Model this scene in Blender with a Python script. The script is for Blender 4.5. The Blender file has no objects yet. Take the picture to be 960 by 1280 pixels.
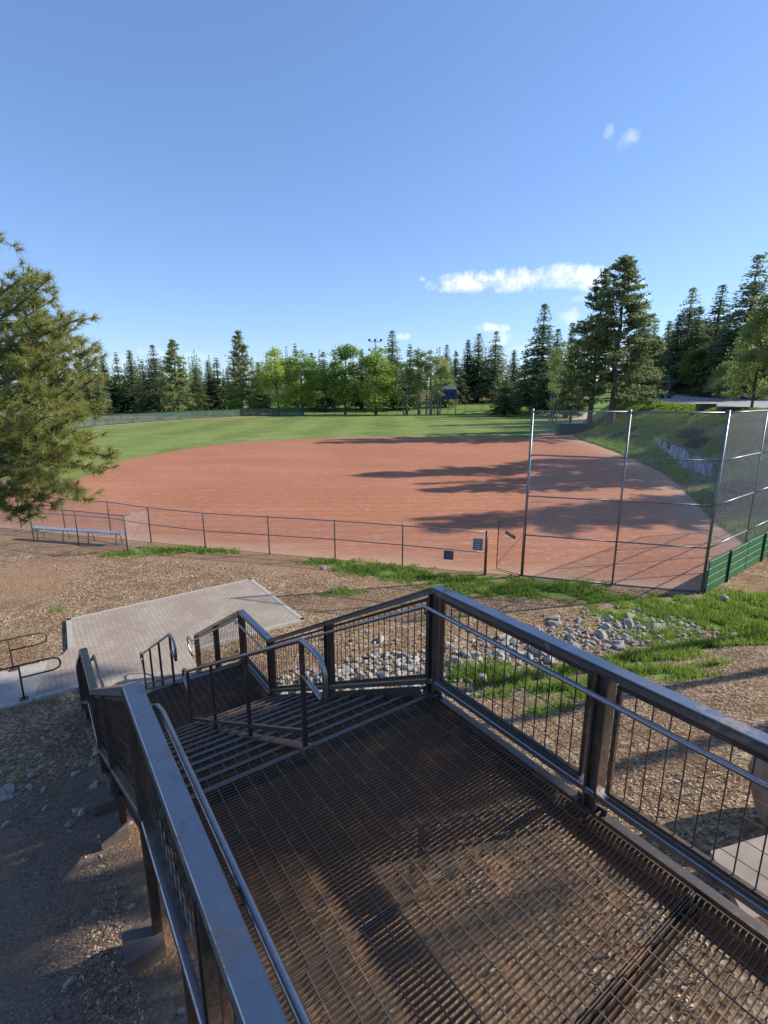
import bpy, math, random
import numpy as np
from mathutils import Vector, Matrix
random.seed(7); RS=np.random.RandomState(11)
D=bpy.data; scn=bpy.context.scene; col=scn.collection
# ------------------------------------------------------------------ camera
P=math.radians(13.2); CP,SP=math.cos(P),math.sin(P); F=640.0; CZ=2.7
cam=D.objects.new('camera',D.cameras.new('camera')); col.objects.link(cam)
cam.location=(0,0,CZ); cam.rotation_euler=(math.pi/2-P,0,0)
cam.data.sensor_fit='VERTICAL'; cam.data.sensor_height=36; cam.data.lens=18.0
cam.data.clip_start=.05; cam.data.clip_end=6000
scn.camera=cam
def ray(px,py):
    d=py-640; return Vector((px-480,F*CP-d*SP,-(d*CP+F*SP)))
def at(px,py,Y):                    # pixel -> world point at distance Y
    r=ray(px,py); return Vector((0,0,CZ))+r*(Y/r.y)
def gp(px,py,z=-4.1):               # pixel -> point on level z
    r=ray(px,py); return Vector((0,0,CZ))+r*((z-CZ)/r.z)
# stair frame: s runs down the flight, c across it
def S(s,c,z=0.0): return Vector((-.5735*s+.8192*c,.8192*s+.5735*c,z))
SD=S(1,0); CD=S(0,1); ZU=Vector((0,0,1))
FZ=-4.1
# ------------------------------------------------------------------ terrain
def sst(x): x=np.clip(x,0,1); return x*x*(3-2*x)
SWC=[-40,-.7,5.8,12.5,20,32,60]; SWS=[11.5,10.3,9.3,7.6,5.0,-1.0,-20]
YB=[-30,8,14,20,27,34,44,60,75,90,110,130,165,230,400]
XB=[40,34,24,16.5,18.2,21,24.4,27.5,29,31.5,39,52,72,100,170]
def noise2(X,Y,f,seed=0):
    r=np.random.RandomState(seed+5); o=0
    for k in range(5):
        a=r.uniform(0,6.28); p=r.uniform(0,6.28); ff=f*r.uniform(.6,1.7)
        o=o+np.sin((np.cos(a)*X+np.sin(a)*Y)*ff+p)
    return o/5
def gfun(X,Y):
    X=np.asarray(X,float); Y=np.asarray(Y,float)
    s=-.5735*X+.8192*Y; c=.8192*X+.5735*Y
    sw=np.interp(c,SWC,SWS); t=sw-s
    slope=np.interp(c,[-2,.5,4,14],[.29,.30,.37,.36])
    up=slope*np.maximum(0,t-.9)
    up=np.where(up>4.9,4.9+.12*(up-4.9),up); up=np.minimum(up,6.2)
    dip=.28*np.exp(-((t-.1)/1.0)**2)*sst((s-2)/2.0+.5)*sst((24-c)/6)
    rough=.035*noise2(X,Y,2.6,1)+.05*noise2(X,Y,1.1,2)
    gn=FZ-.05+up-dip+rough*sst((t+3)/2.0)*sst((30-c)/8)
    # flat under the landing flight end
    xb=np.interp(Y,YB,XB); w=np.interp(Y,[20,44,75,110,400],[12,11,12,14,20])
    zt=np.interp(Y,[0,20,60,80,108,130,400],[.8,1.0,.75,.95,2.5,3.2,8.0])
    gb=FZ+sst((X-xb)/w)*(zt-FZ)
    far=FZ+np.clip(Y-168,0,160)*.066+np.clip(Y-330,0,2000)*.01
    left=FZ+sst((-75-X)/60)*3
    return np.maximum(np.maximum(np.maximum(gn,gb),far),left)
def g(x,y): return float(gfun(x,y))
def hit(px,py):
    r=ray(px,py); r=r/r.y; o=Vector((0,0,CZ)); y=1.0
    while y<400:
        p=o+r*y
        if p.z<g(p.x,p.y): return p
        y*=1.01
    return o+r*400
# ------------------------------------------------------------------ materials
def nodes(name):
    m=D.materials.new(name); m.use_nodes=True; nt=m.node_tree
    b=nt.nodes['Principled BSDF']; return m,nt,b
def N(nt,t,**k):
    n=nt.nodes.new(t)
    for a,v in k.items():
        if a in n.inputs.keys(): n.inputs[a].default_value=v
        else: setattr(n,a,v)
    return n
def coord(nt,kind='Object',scale=1.0,vec=None):
    tc=nt.nodes.new('ShaderNodeTexCoord'); mp=nt.nodes.new('ShaderNodeMapping')
    nt.links.new(tc.outputs[kind],mp.inputs[0]); mp.inputs['Scale'].default_value=vec or (scale,)*3
    return mp.outputs[0]
def noise(nt,vec,scale,detail=5,rough=.6):
    n=N(nt,'ShaderNodeTexNoise'); n.inputs['Scale'].default_value=scale; n.inputs['Detail'].default_value=detail
    n.inputs['Roughness'].default_value=rough; nt.links.new(vec,n.inputs['Vector']); return n.outputs[0]
def ramp(nt,fac,stops):
    r=nt.nodes.new('ShaderNodeValToRGB'); e=r.color_ramp.elements
    e[0].position,e[0].color=stops[0][0],(*stops[0][1],1); e[1].position,e[1].color=stops[-1][0],(*stops[-1][1],1)
    for p,c in stops[1:-1]:
        q=e.new(p); q.color=(*c,1)
    nt.links.new(fac,r.inputs[0]); return r.outputs[0]
def mix(nt,fac,a,b,mode='MIX'):
    m=nt.nodes.new('ShaderNodeMix'); m.data_type='RGBA'; m.blend_type=mode
    for sk,v in ((m.inputs['Factor'],fac),(m.inputs['A'],a),(m.inputs['B'],b)):
        if isinstance(v,(int,float)): sk.default_value=v
        elif isinstance(v,tuple): sk.default_value=(*v,1)
        else: nt.links.new(v,sk)
    return m.outputs['Result']
def bump(nt,b,h,strength=.5,dist=.02):
    n=nt.nodes.new('ShaderNodeBump'); n.inputs['Strength'].default_value=strength; n.inputs['Distance'].default_value=dist
    nt.links.new(h,n.inputs['Height']); nt.links.new(n.outputs[0],b.inputs['Normal'])
def attr(nt,name):
    a=nt.nodes.new('ShaderNodeAttribute'); a.attribute_name=name; return a.outputs['Fac']
def M_simple(name,stops,scale=6,rough=.7,metal=0,bs=0,bd=.01,kind='Object',vec=None,detail=5,spec=.5):
    m,nt,b=nodes(name); v=coord(nt,kind,1,vec); n=noise(nt,v,scale,detail)
    nt.links.new(ramp(nt,n,stops),b.inputs['Base Color'])
    b.inputs['Roughness'].default_value=rough; b.inputs['Metallic'].default_value=metal
    b.inputs['Specular IOR Level'].default_value=spec
    if bs: bump(nt,b,n,bs,bd)
    return m
def M_steel(name,base,rust=.5,rough=.38,metal=.85,rc=(.20,.085,.035)):
    m,nt,b=nodes(name); v=coord(nt,'Object'); n1=noise(nt,v,3.2,8,.7); n2=noise(nt,v,28,6,.7)
    comb=N(nt,'ShaderNodeMath',operation='MULTIPLY_ADD'); nt.links.new(n2,comb.inputs[0]); comb.inputs[1].default_value=.45; nt.links.new(n1,comb.inputs[2])
    f=ramp(nt,comb.outputs[0],[(.78-.1*rust,(0,0,0)),(1.02-.1*rust,(1,1,1))])
    c=ramp(nt,n2,[(.3,tuple(x*.88 for x in base)),(.7,tuple(x*1.1 for x in base))])
    nt.links.new(mix(nt,f,c,rc),b.inputs['Base Color'])
    rr=ramp(nt,f,[(0,(rough,)*3),(1,(.85,)*3)]); nt.links.new(rr,b.inputs['Roughness'])
    mm=ramp(nt,f,[(0,(metal,)*3),(1,(.05,)*3)]); nt.links.new(mm,b.inputs['Metallic'])
    bump(nt,b,n2,.12,.003); return m
M={}
M['steel']=M_steel('weathered_steel',(.15,.125,.105),.3,.42,.7)
M['steel_top']=M_steel('handled_steel',(.34,.325,.32),-.05,.31,.88)
M['steel_dark']=M_steel('dark_steel',(.075,.058,.045),.7,.5,.4)
M['grate']=M_steel('grating_steel',(.115,.088,.066),.55,.5,.4,(.32,.165,.08))
M['galv']=M_simple('galvanised',[(.3,(.15,.155,.17)),(.7,(.27,.28,.30))],12,.42,.7)
M['galv2']=M_simple('bright_galvanised',[(.3,(.30,.31,.33)),(.7,(.46,.47,.49))],12,.42,.7)
M['wire']=M_simple('wire',[(.3,(.20,.21,.23)),(.7,(.32,.33,.35))],12,.45,.7)
M['wire2']=M_simple('backstop_wire',[(.3,(.34,.35,.37)),(.7,(.48,.49,.51))],12,.5,.4)
M['darkwire']=M_simple('dark_wire',[(.3,(.03,.035,.03)),(.7,(.06,.065,.06))],12,.6,.2)
M['conc']=M_simple('concrete',[(.3,(.33,.30,.26)),(.7,(.47,.43,.37))],9,.9,0,.25,.004)
M['footing']=M_simple('footing_concrete',[(.3,(.10,.085,.07)),(.7,(.17,.14,.115))],9,.9,0,.3,.006)
M['rock']=M_simple('rock',[(.25,(.19,.165,.14)),(.5,(.36,.32,.275)),(.75,(.52,.48,.43))],2.2,.9,0,.5,.03,detail=8)
M['boulder']=M_simple('boulder',[(.25,(.15,.095,.06)),(.5,(.30,.20,.13)),(.75,(.40,.29,.20))],2.5,.9,0,.6,.04,detail=8)
M['chips']=M_simple('chips',[(.34,(.12,.07,.04)),(.44,(.36,.23,.13)),(.56,(.58,.42,.25)),(.68,(.74,.61,.43))],11,.9,kind='Object',detail=2)
M['bark']=M_simple('bark',[(.3,(.06,.045,.035)),(.7,(.17,.12,.09))],3,.95,0,.8,.05,vec=(1,1,.3))
M['palebark']=M_simple('pale_bark',[(.35,(.10,.085,.07)),(.6,(.28,.26,.22))],2,.9)
def foliage(name,c0,c1,c2,sc=.7,trans=.25):
    m,nt,b=nodes(name); v=coord(nt,'Object'); n=noise(nt,v,sc,6,.75)
    oi=nt.nodes.new('ShaderNodeObjectInfo')
    c=ramp(nt,n,[(.3,c0),(.52,c1),(.75,c2)])
    hs=N(nt,'ShaderNodeHueSaturation'); nt.links.new(c,hs.inputs['Color'])
    mr=N(nt,'ShaderNodeMapRange'); nt.links.new(oi.outputs['Random'],mr.inputs[0]); mr.inputs[3].default_value=.72; mr.inputs[4].default_value=1.3
    nt.links.new(mr.outputs[0],hs.inputs['Value'])
    mr2=N(nt,'ShaderNodeMapRange'); nt.links.new(oi.outputs['Random'],mr2.inputs[0]); mr2.inputs[3].default_value=.515; mr2.inputs[4].default_value=.485
    nt.links.new(mr2.outputs[0],hs.inputs['Hue'])
    nt.links.new(hs.outputs[0],b.inputs['Base Color']); b.inputs['Roughness'].default_value=.6; b.inputs['Specular IOR Level'].default_value=.3
    tr=nt.nodes.new('ShaderNodeBsdfTranslucent'); nt.links.new(hs.outputs[0],tr.inputs[0])
    ms=nt.nodes.new('ShaderNodeMixShader'); ms.inputs[0].default_value=trans
    nt.links.new(b.outputs[0],ms.inputs[1]); nt.links.new(tr.outputs[0],ms.inputs[2])
    nt.links.new(ms.outputs[0],nt.nodes['Material Output'].inputs[0]); return m
M['fir']=foliage('fir_needles',(.10,.14,.07),(.19,.245,.11),(.31,.36,.17),.35,.5)
M['pine']=foliage('pine_needles',(.11,.15,.06),(.22,.27,.10),(.36,.39,.16),.5,.5)
M['nearpine']=foliage('long_pine_needles',(.17,.20,.05),(.38,.40,.11),(.56,.54,.20),1.4,.5)
M['leaf']=foliage('maple_leaves',(.19,.27,.05),(.33,.44,.09),(.46,.55,.16),.6,.55)
M['aspen']=foliage('aspen_leaves',(.17,.23,.06),(.30,.37,.11),(.42,.49,.18),.6,.4)
M['lime']=foliage('bright_leaves',(.15,.24,.03),(.24,.36,.05),(.32,.44,.08),.6,.4)
M['shrub']=foliage('shrub_leaves',(.03,.055,.02),(.05,.10,.035),(.09,.16,.05),.9,.3)
M['grassb']=foliage('grass_blades',(.12,.17,.03),(.20,.30,.05),(.38,.42,.12),2.2,.45)
M['green_paint']=M_simple('green_paint',[(.3,(.02,.11,.05)),(.7,(.04,.19,.085))],5,.55)
M['dark_green']=M_simple('dark_green_paint',[(.3,(.012,.05,.03)),(.7,(.02,.075,.045))],5,.6)
M['alum']=M_simple('aluminium_plank',[(.3,(.42,.45,.48)),(.7,(.58,.61,.64))],5,.4,.6,vec=(1,1,1))
M['sign']=M_simple('sign_face',[(.4,(.11,.17,.23)),(.6,(.17,.25,.32))],5,.5)
M['sign2']=M_simple('dark_sign_face',[(.4,(.06,.08,.11)),(.6,(.10,.13,.17))],5,.5)
M['brown']=M_simple('brown_sign',[(.4,(.16,.12,.07)),(.6,(.25,.19,.11))],5,.6)
M['blue']=M_simple('blue_panel',[(.4,(.02,.035,.10)),(.6,(.03,.05,.16))],3,.4)
M['white']=M_simple('white_paint',[(.4,(.66,.66,.64)),(.6,(.78,.78,.76))],4,.5)
M['black']=M_simple('black_rubber',[(.4,(.02,.02,.02)),(.6,(.035,.035,.035))],4,.7)
M['carpaint']=M_simple('dark_car_paint',[(.4,(.02,.03,.05)),(.6,(.03,.04,.06))],2,.25,.3)
M['glass']=M_simple('dark_glass',[(.4,(.03,.04,.05)),(.6,(.05,.06,.07))],2,.08)
M['wood']=M_simple('stained_timber',[(.3,(.10,.065,.04)),(.7,(.20,.14,.09))],4,.8,0,.3,.01,vec=(1,1,6))
M['shed']=M_simple('pale_green_boards',[(.3,(.25,.36,.30)),(.7,(.36,.48,.41))],3,.8)
M['roof']=M_simple('green_metal_roof',[(.3,(.05,.15,.09)),(.7,(.09,.23,.14))],3,.5)
M['lamp']=M_simple('lamp_head',[(.3,(.08,.08,.085)),(.7,(.14,.14,.15))],3,.5)
# ground: mulch / soil / grass soil by attribute
def M_ground():
    m,nt,b=nodes('mulch_and_soil'); v=coord(nt,'Object')
    n1=noise(nt,v,.35,5); n2=noise(nt,v,7,7,.75); n3=noise(nt,v,34,4,.8)
    vo=N(nt,'ShaderNodeTexVoronoi'); vo.inputs['Scale'].default_value=22; nt.links.new(v,vo.inputs['Vector'])
    chip=ramp(nt,vo.outputs['Color'],[(.15,(.12,.07,.04)),(.4,(.30,.20,.115)),(.65,(.50,.37,.23)),(.9,(.66,.54,.38))])
    dark=ramp(nt,n3,[(.35,(.09,.048,.023)),(.65,(.26,.145,.072))])
    pt=noise(nt,v,1.3,5,.7); fc=mix(nt,.5,ramp(nt,n2,[(.4,(0,0,0)),(.6,(1,1,1))]),ramp(nt,pt,[(.4,(0,0,0)),(.6,(1,1,1))]))
    c=mix(nt,fc,dark,chip)
    dust=ramp(nt,n2,[(.3,(.27,.15,.08)),(.7,(.42,.27,.16))])
    c=mix(nt,attr(nt,'dust'),c,dust)
    gritty=ramp(nt,n3,[(.35,(.13,.092,.064)),(.55,(.25,.185,.135)),(.7,(.38,.30,.23))]); c=mix(nt,attr(nt,'dark_soil'),c,gritty)
    gr=ramp(nt,n2,[(.3,(.10,.16,.035)),(.55,(.21,.30,.06)),(.75,(.36,.40,.12))])
    at_=N(nt,'ShaderNodeMath',operation='MULTIPLY_ADD'); nt.links.new(n2,at_.inputs[0]); at_.inputs[1].default_value=.9; nt.links.new(attr(nt,'grass'),at_.inputs[2])
    c=mix(nt,ramp(nt,at_.outputs[0],[(.75,(0,0,0)),(1.1,(1,1,1))]),c,gr)
    nt.links.new(c,b.inputs['Base Color']); b.inputs['Roughness'].default_value=.95; b.inputs['Specular IOR Level'].default_value=.15
    ad=N(nt,'ShaderNodeMath',operation='ADD'); nt.links.new(vo.outputs['Distance'],ad.inputs[0]); nt.links.new(n3,ad.inputs[1])
    bump(nt,b,ad.outputs[0],.8,.03); return m
M['ground']=M_ground()
def M_infield():
    m,nt,b=nodes('infield_clay'); v=coord(nt,'Object')
    n1=noise(nt,v,.09,4); n2=noise(nt,v,1.7,8,.75); n3=noise(nt,v,14,4,.7)
    st=noise(nt,coord(nt,'Object',1,(.25,2.2,1)),1.0,6,.7)
    a=ramp(nt,n1,[(.35,(.41,.172,.088)),(.65,(.49,.215,.118))])
    a=mix(nt,ramp(nt,n2,[(.5,(0,0,0)),(.75,(.5,.5,.5))]),a,(.54,.26,.15))
    a=mix(nt,ramp(nt,st,[(.55,(0,0,0)),(.75,(.45,.45,.45))]),a,(.56,.28,.165))
    a=mix(nt,ramp(nt,n3,[(.38,(.5,.5,.5)),(.52,(0,0,0))]),a,(.25,.095,.05))
    sc=noise(nt,coord(nt,'Object',1,(.5,1.6,1)),3.4,3,.8); a=mix(nt,ramp(nt,sc,[(.56,(0,0,0)),(.64,(.55,.55,.55))]),a,(.66,.42,.30))
    big=noise(nt,coord(nt,'Object',1,(.06,.16,1)),1.0,4,.6); a=mix(nt,ramp(nt,big,[(.42,(.35,.35,.35)),(.6,(0,0,0))]),a,(.34,.135,.075))
    wv=N(nt,'ShaderNodeTexWave'); wv.wave_type='RINGS'; wv.inputs['Scale'].default_value=.55; wv.inputs['Distortion'].default_value=5; wv.inputs['Detail'].default_value=4; nt.links.new(coord(nt,'Object',1,(.5,.5,1)),wv.inputs['Vector'])
    a=mix(nt,ramp(nt,wv.outputs[0],[(.5,(0,0,0)),(.9,(.22,.22,.22))]),a,(.26,.11,.06))
    vv=N(nt,'ShaderNodeTexVoronoi'); vv.inputs['Scale'].default_value=1.3; nt.links.new(coord(nt,'Object'),vv.inputs['Vector']); a=mix(nt,ramp(nt,vv.outputs['Distance'],[(.05,(.45,.45,.45)),(.16,(0,0,0))]),a,(.28,.12,.07))
    pale=attr(nt,'pale'); a=mix(nt,pale,a,(.48,.32,.21))
    nt.links.new(a,b.inputs['Base Color']); b.inputs['Roughness'].default_value=.95; b.inputs['Specular IOR Level'].default_value=.1
    bump(nt,b,n2,.5,.03); return m
M['infield']=M_infield()
def M_turf():
    m,nt,b=nodes('mown_turf'); v=coord(nt,'Object')
    n1=noise(nt,v,.05,5,.6); n2=noise(nt,v,1.2,6,.7)
    wv=N(nt,'ShaderNodeTexWave'); wv.inputs['Scale'].default_value=.045; wv.inputs['Distortion'].default_value=2.5; wv.inputs['Detail'].default_value=3
    nt.links.new(coord(nt,'Object',1,(.6,2.4,1)),wv.inputs['Vector'])
    a=ramp(nt,n1,[(.35,(.13,.185,.04)),(.65,(.20,.25,.07))])
    a=mix(nt,ramp(nt,wv.outputs[0],[(.3,(0,0,0)),(.7,(.45,.45,.45))]),a,(.25,.33,.08))
    a=mix(nt,ramp(nt,n2,[(.4,(.45,.45,.45)),(.6,(0,0,0))]),a,(.10,.14,.03))
    n4=noise(nt,coord(nt,'Object',1,(.12,.5,1)),1.0,6,.7); a=mix(nt,ramp(nt,n4,[(.5,(0,0,0)),(.68,(.7,.7,.7))]),a,(.36,.33,.13))
    nt.links.new(a,b.inputs['Base Color']); b.inputs['Roughness'].default_value=.9; b.inputs['Specular IOR Level'].default_value=.1
    bump(nt,b,n2,.4,.05); return m
M['turf']=M_turf()
def M_paver():
    m,nt,b=nodes('pavers'); v=coord(nt,'Object')
    mp=nt.nodes.new('ShaderNodeMapping'); nt.links.new(v,mp.inputs[0])
    mp.inputs['Rotation'].default_value=(0,0,math.pi/2)
    br=nt.nodes.new('ShaderNodeTexBrick'); nt.links.new(mp.outputs[0],br.inputs['Vector'])
    br.inputs['Scale'].default_value=1; br.inputs['Brick Width'].default_value=.24; br.inputs['Row Height'].default_value=.12
    br.inputs['Mortar Size'].default_value=.006; br.inputs['Mortar Smooth'].default_value=.3
    br.inputs['Color1'].default_value=(.46,.38,.29,1); br.inputs['Color2'].default_value=(.38,.31,.24,1); br.inputs['Mortar'].default_value=(.13,.105,.085,1)
    n=noise(nt,v,1.5,6); c=mix(nt,ramp(nt,n,[(.35,(0,0,0)),(.7,(.4,.4,.4))]),br.outputs[0],(.42,.33,.245))
    n5=noise(nt,v,.9,7,.7); c=mix(nt,ramp(nt,n5,[(.42,(.55,.55,.55)),(.58,(0,0,0))]),c,(.27,.20,.145)); n6=noise(nt,v,9,3); c=mix(nt,ramp(nt,n6,[(.4,(.3,.3,.3)),(.6,(0,0,0))]),c,(.25,.2,.16))
    nt.links.new(c,b.inputs['Base Color']); b.inputs['Roughness'].default_value=.9; bump(nt,b,br.outputs[1],-.4,.005); return m
M['paver']=M_paver()
M['asphalt']=M_simple('parking_asphalt',[(.3,(.26,.255,.25)),(.7,(.36,.35,.335))],.6,.9,detail=8)
# ------------------------------------------------------------------ mesh builders
def new_obj(name,me,mat,parent=None):
    o=D.objects.new(name,me); col.objects.link(o)
    if mat: me.materials.append(mat)
    if parent: o.parent=parent
    return o
def tag(o,label=None,cat=None,group=None,kind=None):
    if label: o['label']=label
    if cat: o['category']=cat
    if group: o['group']=group
    if kind: o['kind']=kind
    return o
def empty(name,loc,label,cat,group=None):
    o=D.objects.new(name,None); o.location=loc; o.empty_display_size=.2; col.objects.link(o); return tag(o,label,cat,group)
class MB:
    def __init__(s): s.v=[]; s.f=[]
    def quad(s,a,b,c,d):
        i=len(s.v); s.v+=[tuple(a),tuple(b),tuple(c),tuple(d)]; s.f.append((i,i+1,i+2,i+3))
    def hexa(s,p):      # 8 pts: bottom 4, top 4
        i=len(s.v); s.v+=[tuple(q) for q in p]
        for f in ((3,2,1,0),(4,5,6,7),(0,1,5,4),(1,2,6,5),(2,3,7,6),(3,0,4,7)): s.f.append(tuple(i+k for k in f))
    def bar(s,p,q,w,h,side=None,bev=0):
        p=Vector(p);q=Vector(q);d=(q-p).normalized()
        if side is None:
            side=d.cross(ZU)
            if side.length<1e-3: side=CD.copy()
        side=Vector(side); side=(side-d*side.dot(d)).normalized(); up=side.cross(d).normalized()
        a=side*w/2;b=up*h/2
        if not bev:
            s.hexa([p-a-b,p+a-b,q+a-b,q-a-b,p-a+b,p+a+b,q+a+b,q-a+b]); return s
        e=bev; i=len(s.v)
        prof=[(-w/2+e,-h/2),(w/2-e,-h/2),(w/2,-h/2+e),(w/2,h/2-e),(w/2-e,h/2),(-w/2+e,h/2),(-w/2,h/2-e),(-w/2,-h/2+e)]
        for o in (p,q):
            for x,y in prof: s.v.append(tuple(o+side*x+up*y))
        for k in range(8): s.f.append((i+k,i+(k+1)%8,i+8+(k+1)%8,i+8+k))
        s.f.append(tuple(i+k for k in range(7,-1,-1))); s.f.append(tuple(i+8+k for k in range(8))); return s
    def box(s,cx,cy,cz,sx,sy,sz,rot=0):
        c_,s_=math.cos(rot),math.sin(rot); pts=[]
        for z in (-.5,.5):
            for x,y in ((-.5,-.5),(.5,-.5),(.5,.5),(-.5,.5)):
                X,Y=x*sx,y*sy; pts.append((cx+X*c_-Y*s_,cy+X*s_+Y*c_,cz+z*sz))
        s.hexa(pts); return s
    def tube(s,pts,r,n=8,cap=True):
        pts=[Vector(p) for p in pts]; rs=r if isinstance(r,(list,tuple)) else [r]*len(pts); i0=len(s.v); prev=None
        for k,p in enumerate(pts):
            d=((pts[k+1] if k<len(pts)-1 else p)-(pts[k-1] if k else p)).normalized()
            if prev is None:
                a=d.cross(ZU); a=a if a.length>.01 else Vector((1,0,0))
            else: a=prev-d*prev.dot(d)
            a.normalize(); prev=a; b=d.cross(a)
            for j in range(n):
                t=2*math.pi*j/n; s.v.append(tuple(p+(a*math.cos(t)+b*math.sin(t))*rs[k]))
        for k in range(len(pts)-1):
            for j in range(n):
                a=i0+k*n+j;b=i0+k*n+(j+1)%n; s.f.append((a,b,b+n,a+n))
        if cap:
            s.f.append(tuple(i0+j for j in range(n-1,-1,-1))); e=i0+(len(pts)-1)*n; s.f.append(tuple(e+j for j in range(n)))
        return s
    def wires(s,A,B,h,pitch=.0707,t=.0035,hb=None):
        # chain link between base points A,B, height h ; hb: bottom offset
        A=Vector(A);B=Vector(B); d=B-A; L=math.hypot(d.x,d.y); ux=d/L; nrm=Vector((ux.y,-ux.x,0)).normalized()
        def pt(u,v): return A+ux*u+ZU*v
        k=-h
        for sg in (1,-1):
            k=-h+pitch/2
            while k<L:
                # u = k + v (sg=1) or u = k + h - v
                v0=max(0,-k); v1=min(h,L-k)
                if v1-v0>.02:
                    a,b=(pt(k+v0,v0),pt(k+v1,v1)) if sg==1 else (pt(k+v0,h-v0),pt(k+v1,h-v1))
                    w=ux.cross(nrm); dd=(b-a).normalized(); pr=nrm.cross(dd).normalized()*t/2; nn=nrm*t/2
                    off=nrm*(t*.45*sg)
                    c=[a+pr+off,a-pr*.5+nn+off,a-pr*.5-nn+off]; e=[b+pr+off,b-pr*.5+nn+off,b-pr*.5-nn+off]
                    i=len(s.v); s.v+=[tuple(q) for q in c+e]
                    s.f+=[(i,i+1,i+4,i+3),(i+1,i+2,i+5,i+4),(i+2,i,i+3,i+5)]
                k+=pitch
        return s
    def build(s,name,mat,parent=None,smooth=False,origin=None):
        if origin is None and parent is not None: origin=world_of(parent)
        if origin is None:
            a=np.array(s.v); origin=Vector((float((a[:,0].min()+a[:,0].max())/2),float((a[:,1].min()+a[:,1].max())/2),float(a[:,2].min())))
        me=D.meshes.new(name); ox,oy,oz=origin
        me.from_pydata([(x-ox,y-oy,z-oz) for x,y,z in s.v],[],s.f); me.update()
        o=new_obj(name,me,mat,parent)
        if parent is None: o.location=origin
        if smooth:
            for p in me.polygons: p.use_smooth=True
        return o
def world_of(o):
    v=Vector((0,0,0))
    while o is not None: v=v+o.location; o=o.parent
    return v
def quads_obj(name,Q,mat,parent=None,loc=None,nv=4):
    me=D.meshes.new(name); n=len(Q); Q=np.asarray(Q,np.float32).reshape(-1,3)
    me.vertices.add(len(Q)); me.vertices.foreach_set('co',Q.ravel())
    me.loops.add(n*nv); me.loops.foreach_set('vertex_index',np.arange(n*nv,dtype=np.int32))
    me.polygons.add(n); me.polygons.foreach_set('loop_start',np.arange(0,n*nv,nv,dtype=np.int32))
    me.update(calc_edges=True)
    o=new_obj(name,me,mat,parent)
    if loc is not None: o.location=loc
    return o
def rand_quads(C,size,rs,flat=0.0,aspect=.6):
    C=np.asarray(C,float); n=len(C); size=np.broadcast_to(size,(n,))[:,None]
    u=rs.normal(size=(n,3)); u[:,2]*=(1-flat); u/=np.linalg.norm(u,axis=1)[:,None]
    w=rs.normal(size=(n,3)); w[:,2]+=flat*2; v=np.cross(u,w); v/=np.linalg.norm(v,axis=1)[:,None]+1e-9
    a=u*size*.5; b=v*size*.5*aspect
    return np.stack([C-a*.9,C-b,C+a,C+b],1)
def sheet(name,poly,z,mat,kind='structure',skirt=.0):
    me=D.meshes.new(name); n=len(poly)
    me.from_pydata([(p[0],p[1],z) for p in poly],[],[tuple(range(n))]); me.update()
    o=new_obj(name,me,mat); tag(o,kind=kind); return o
def spline(pts,k=6,closed=False):
    out=[]; n=len(pts)
    for i in range(n if closed else n-1):
        q=[pts[(i+j)%n] if closed else pts[min(max(i+j,0),n-1)] for j in (-1,0,1,2)]
        for t in range(k):
            t/=k; out.append(tuple(.5*((2*q[1][d])+(-q[0][d]+q[2][d])*t+(2*q[0][d]-5*q[1][d]+4*q[2][d]-q[3][d])*t*t+(-q[0][d]+3*q[1][d]-3*q[2][d]+q[3][d])*t**3) for d in range(len(pts[0]))))
    if not closed: out.append(tuple(pts[-1]))
    return out
# ------------------------------------------------------------------ ground mesh
def axis(fine0,fine1,step,mid0,mid1,mstep,lo,hi):
    a=list(np.arange(fine0,fine1,step))+list(np.arange(fine1,mid1,mstep))
    x=a[-1]; st=mstep
    while x<hi: st*=1.18; x+=st; a.append(x)
    b=list(np.arange(fine0-mstep,mid0,-mstep)) or [fine0-mstep]; x=b[-1]; st=mstep
    while x>lo: st*=1.18; x-=st; b.append(x)
    return np.array(sorted(set(a+b)))
ax=axis(-13,17,.2,-14,60,1.2,-1500,1500); ay=axis(-2,23,.2,-3,125,1.4,-300,3000)
GX,GY=np.meshgrid(ax,ay)
GZ=gfun(GX,GY)
infl=((GY>26)&(GY<168)&(GX<np.interp(GY,YB,XB)-.5))
# grass patches: centre pixel, radii (m along X, Y)
GP=[]
def patch(px,py,rx,ry,dens=1,h=.16): 
    p=hit(px,py); GP.append((p.x,p.y,rx,ry,dens,h))
patch(160,694,1.3,.35); patch(215,689,1.6,.45); patch(265,691,1.3,.35)
patch(415,704,1.3,.4,.9); patch(470,714,1.6,.6,1.2,.2); patch(520,722,1.6,.5); patch(575,726,1.6,.5); patch(430,743,.8,.35,.7)
patch(640,738,1.7,.7,1.1,.2); patch(700,738,1.6,.8,1.1,.2); patch(600,742,1.0,.4,.7); patch(760,748,1.4,.5,.7,.12)
patch(830,760,1.8,.8,.8,.15); patch(900,765,2.0,1.0,1.1,.2); patch(940,750,1.5,.8,1,.18); patch(780,770,1.3,.6,.6,.12); patch(945,785,1.5,.8,1.3,.2)
patch(850,812,1.3,.5,1.2,.25); patch(900,806,1.1,.45,1.2,.25); patch(800,824,1.2,.5,1.3,.25); patch(760,834,1.0,.4,1,.22); patch(950,800,1.2,.5,1.3,.25)
patch(800,843,1.0,.35,1.2,.25); patch(850,848,.6,.3,.8,.2); patch(892,832,.35,.2,.8,.2); patch(720,838,.9,.4,1,.2)
patch(600,842,.9,.5,1.2,.25); patch(650,850,.9,.45,1.1,.25); patch(700,862,.8,.45,1.1,.25); patch(575,850,.5,.3,1,.2); patch(680,890,.35,.22,1.3,.28); patch(625,868,.5,.3,.6,.2); patch(735,870,.6,.3,.8,.2)
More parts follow.
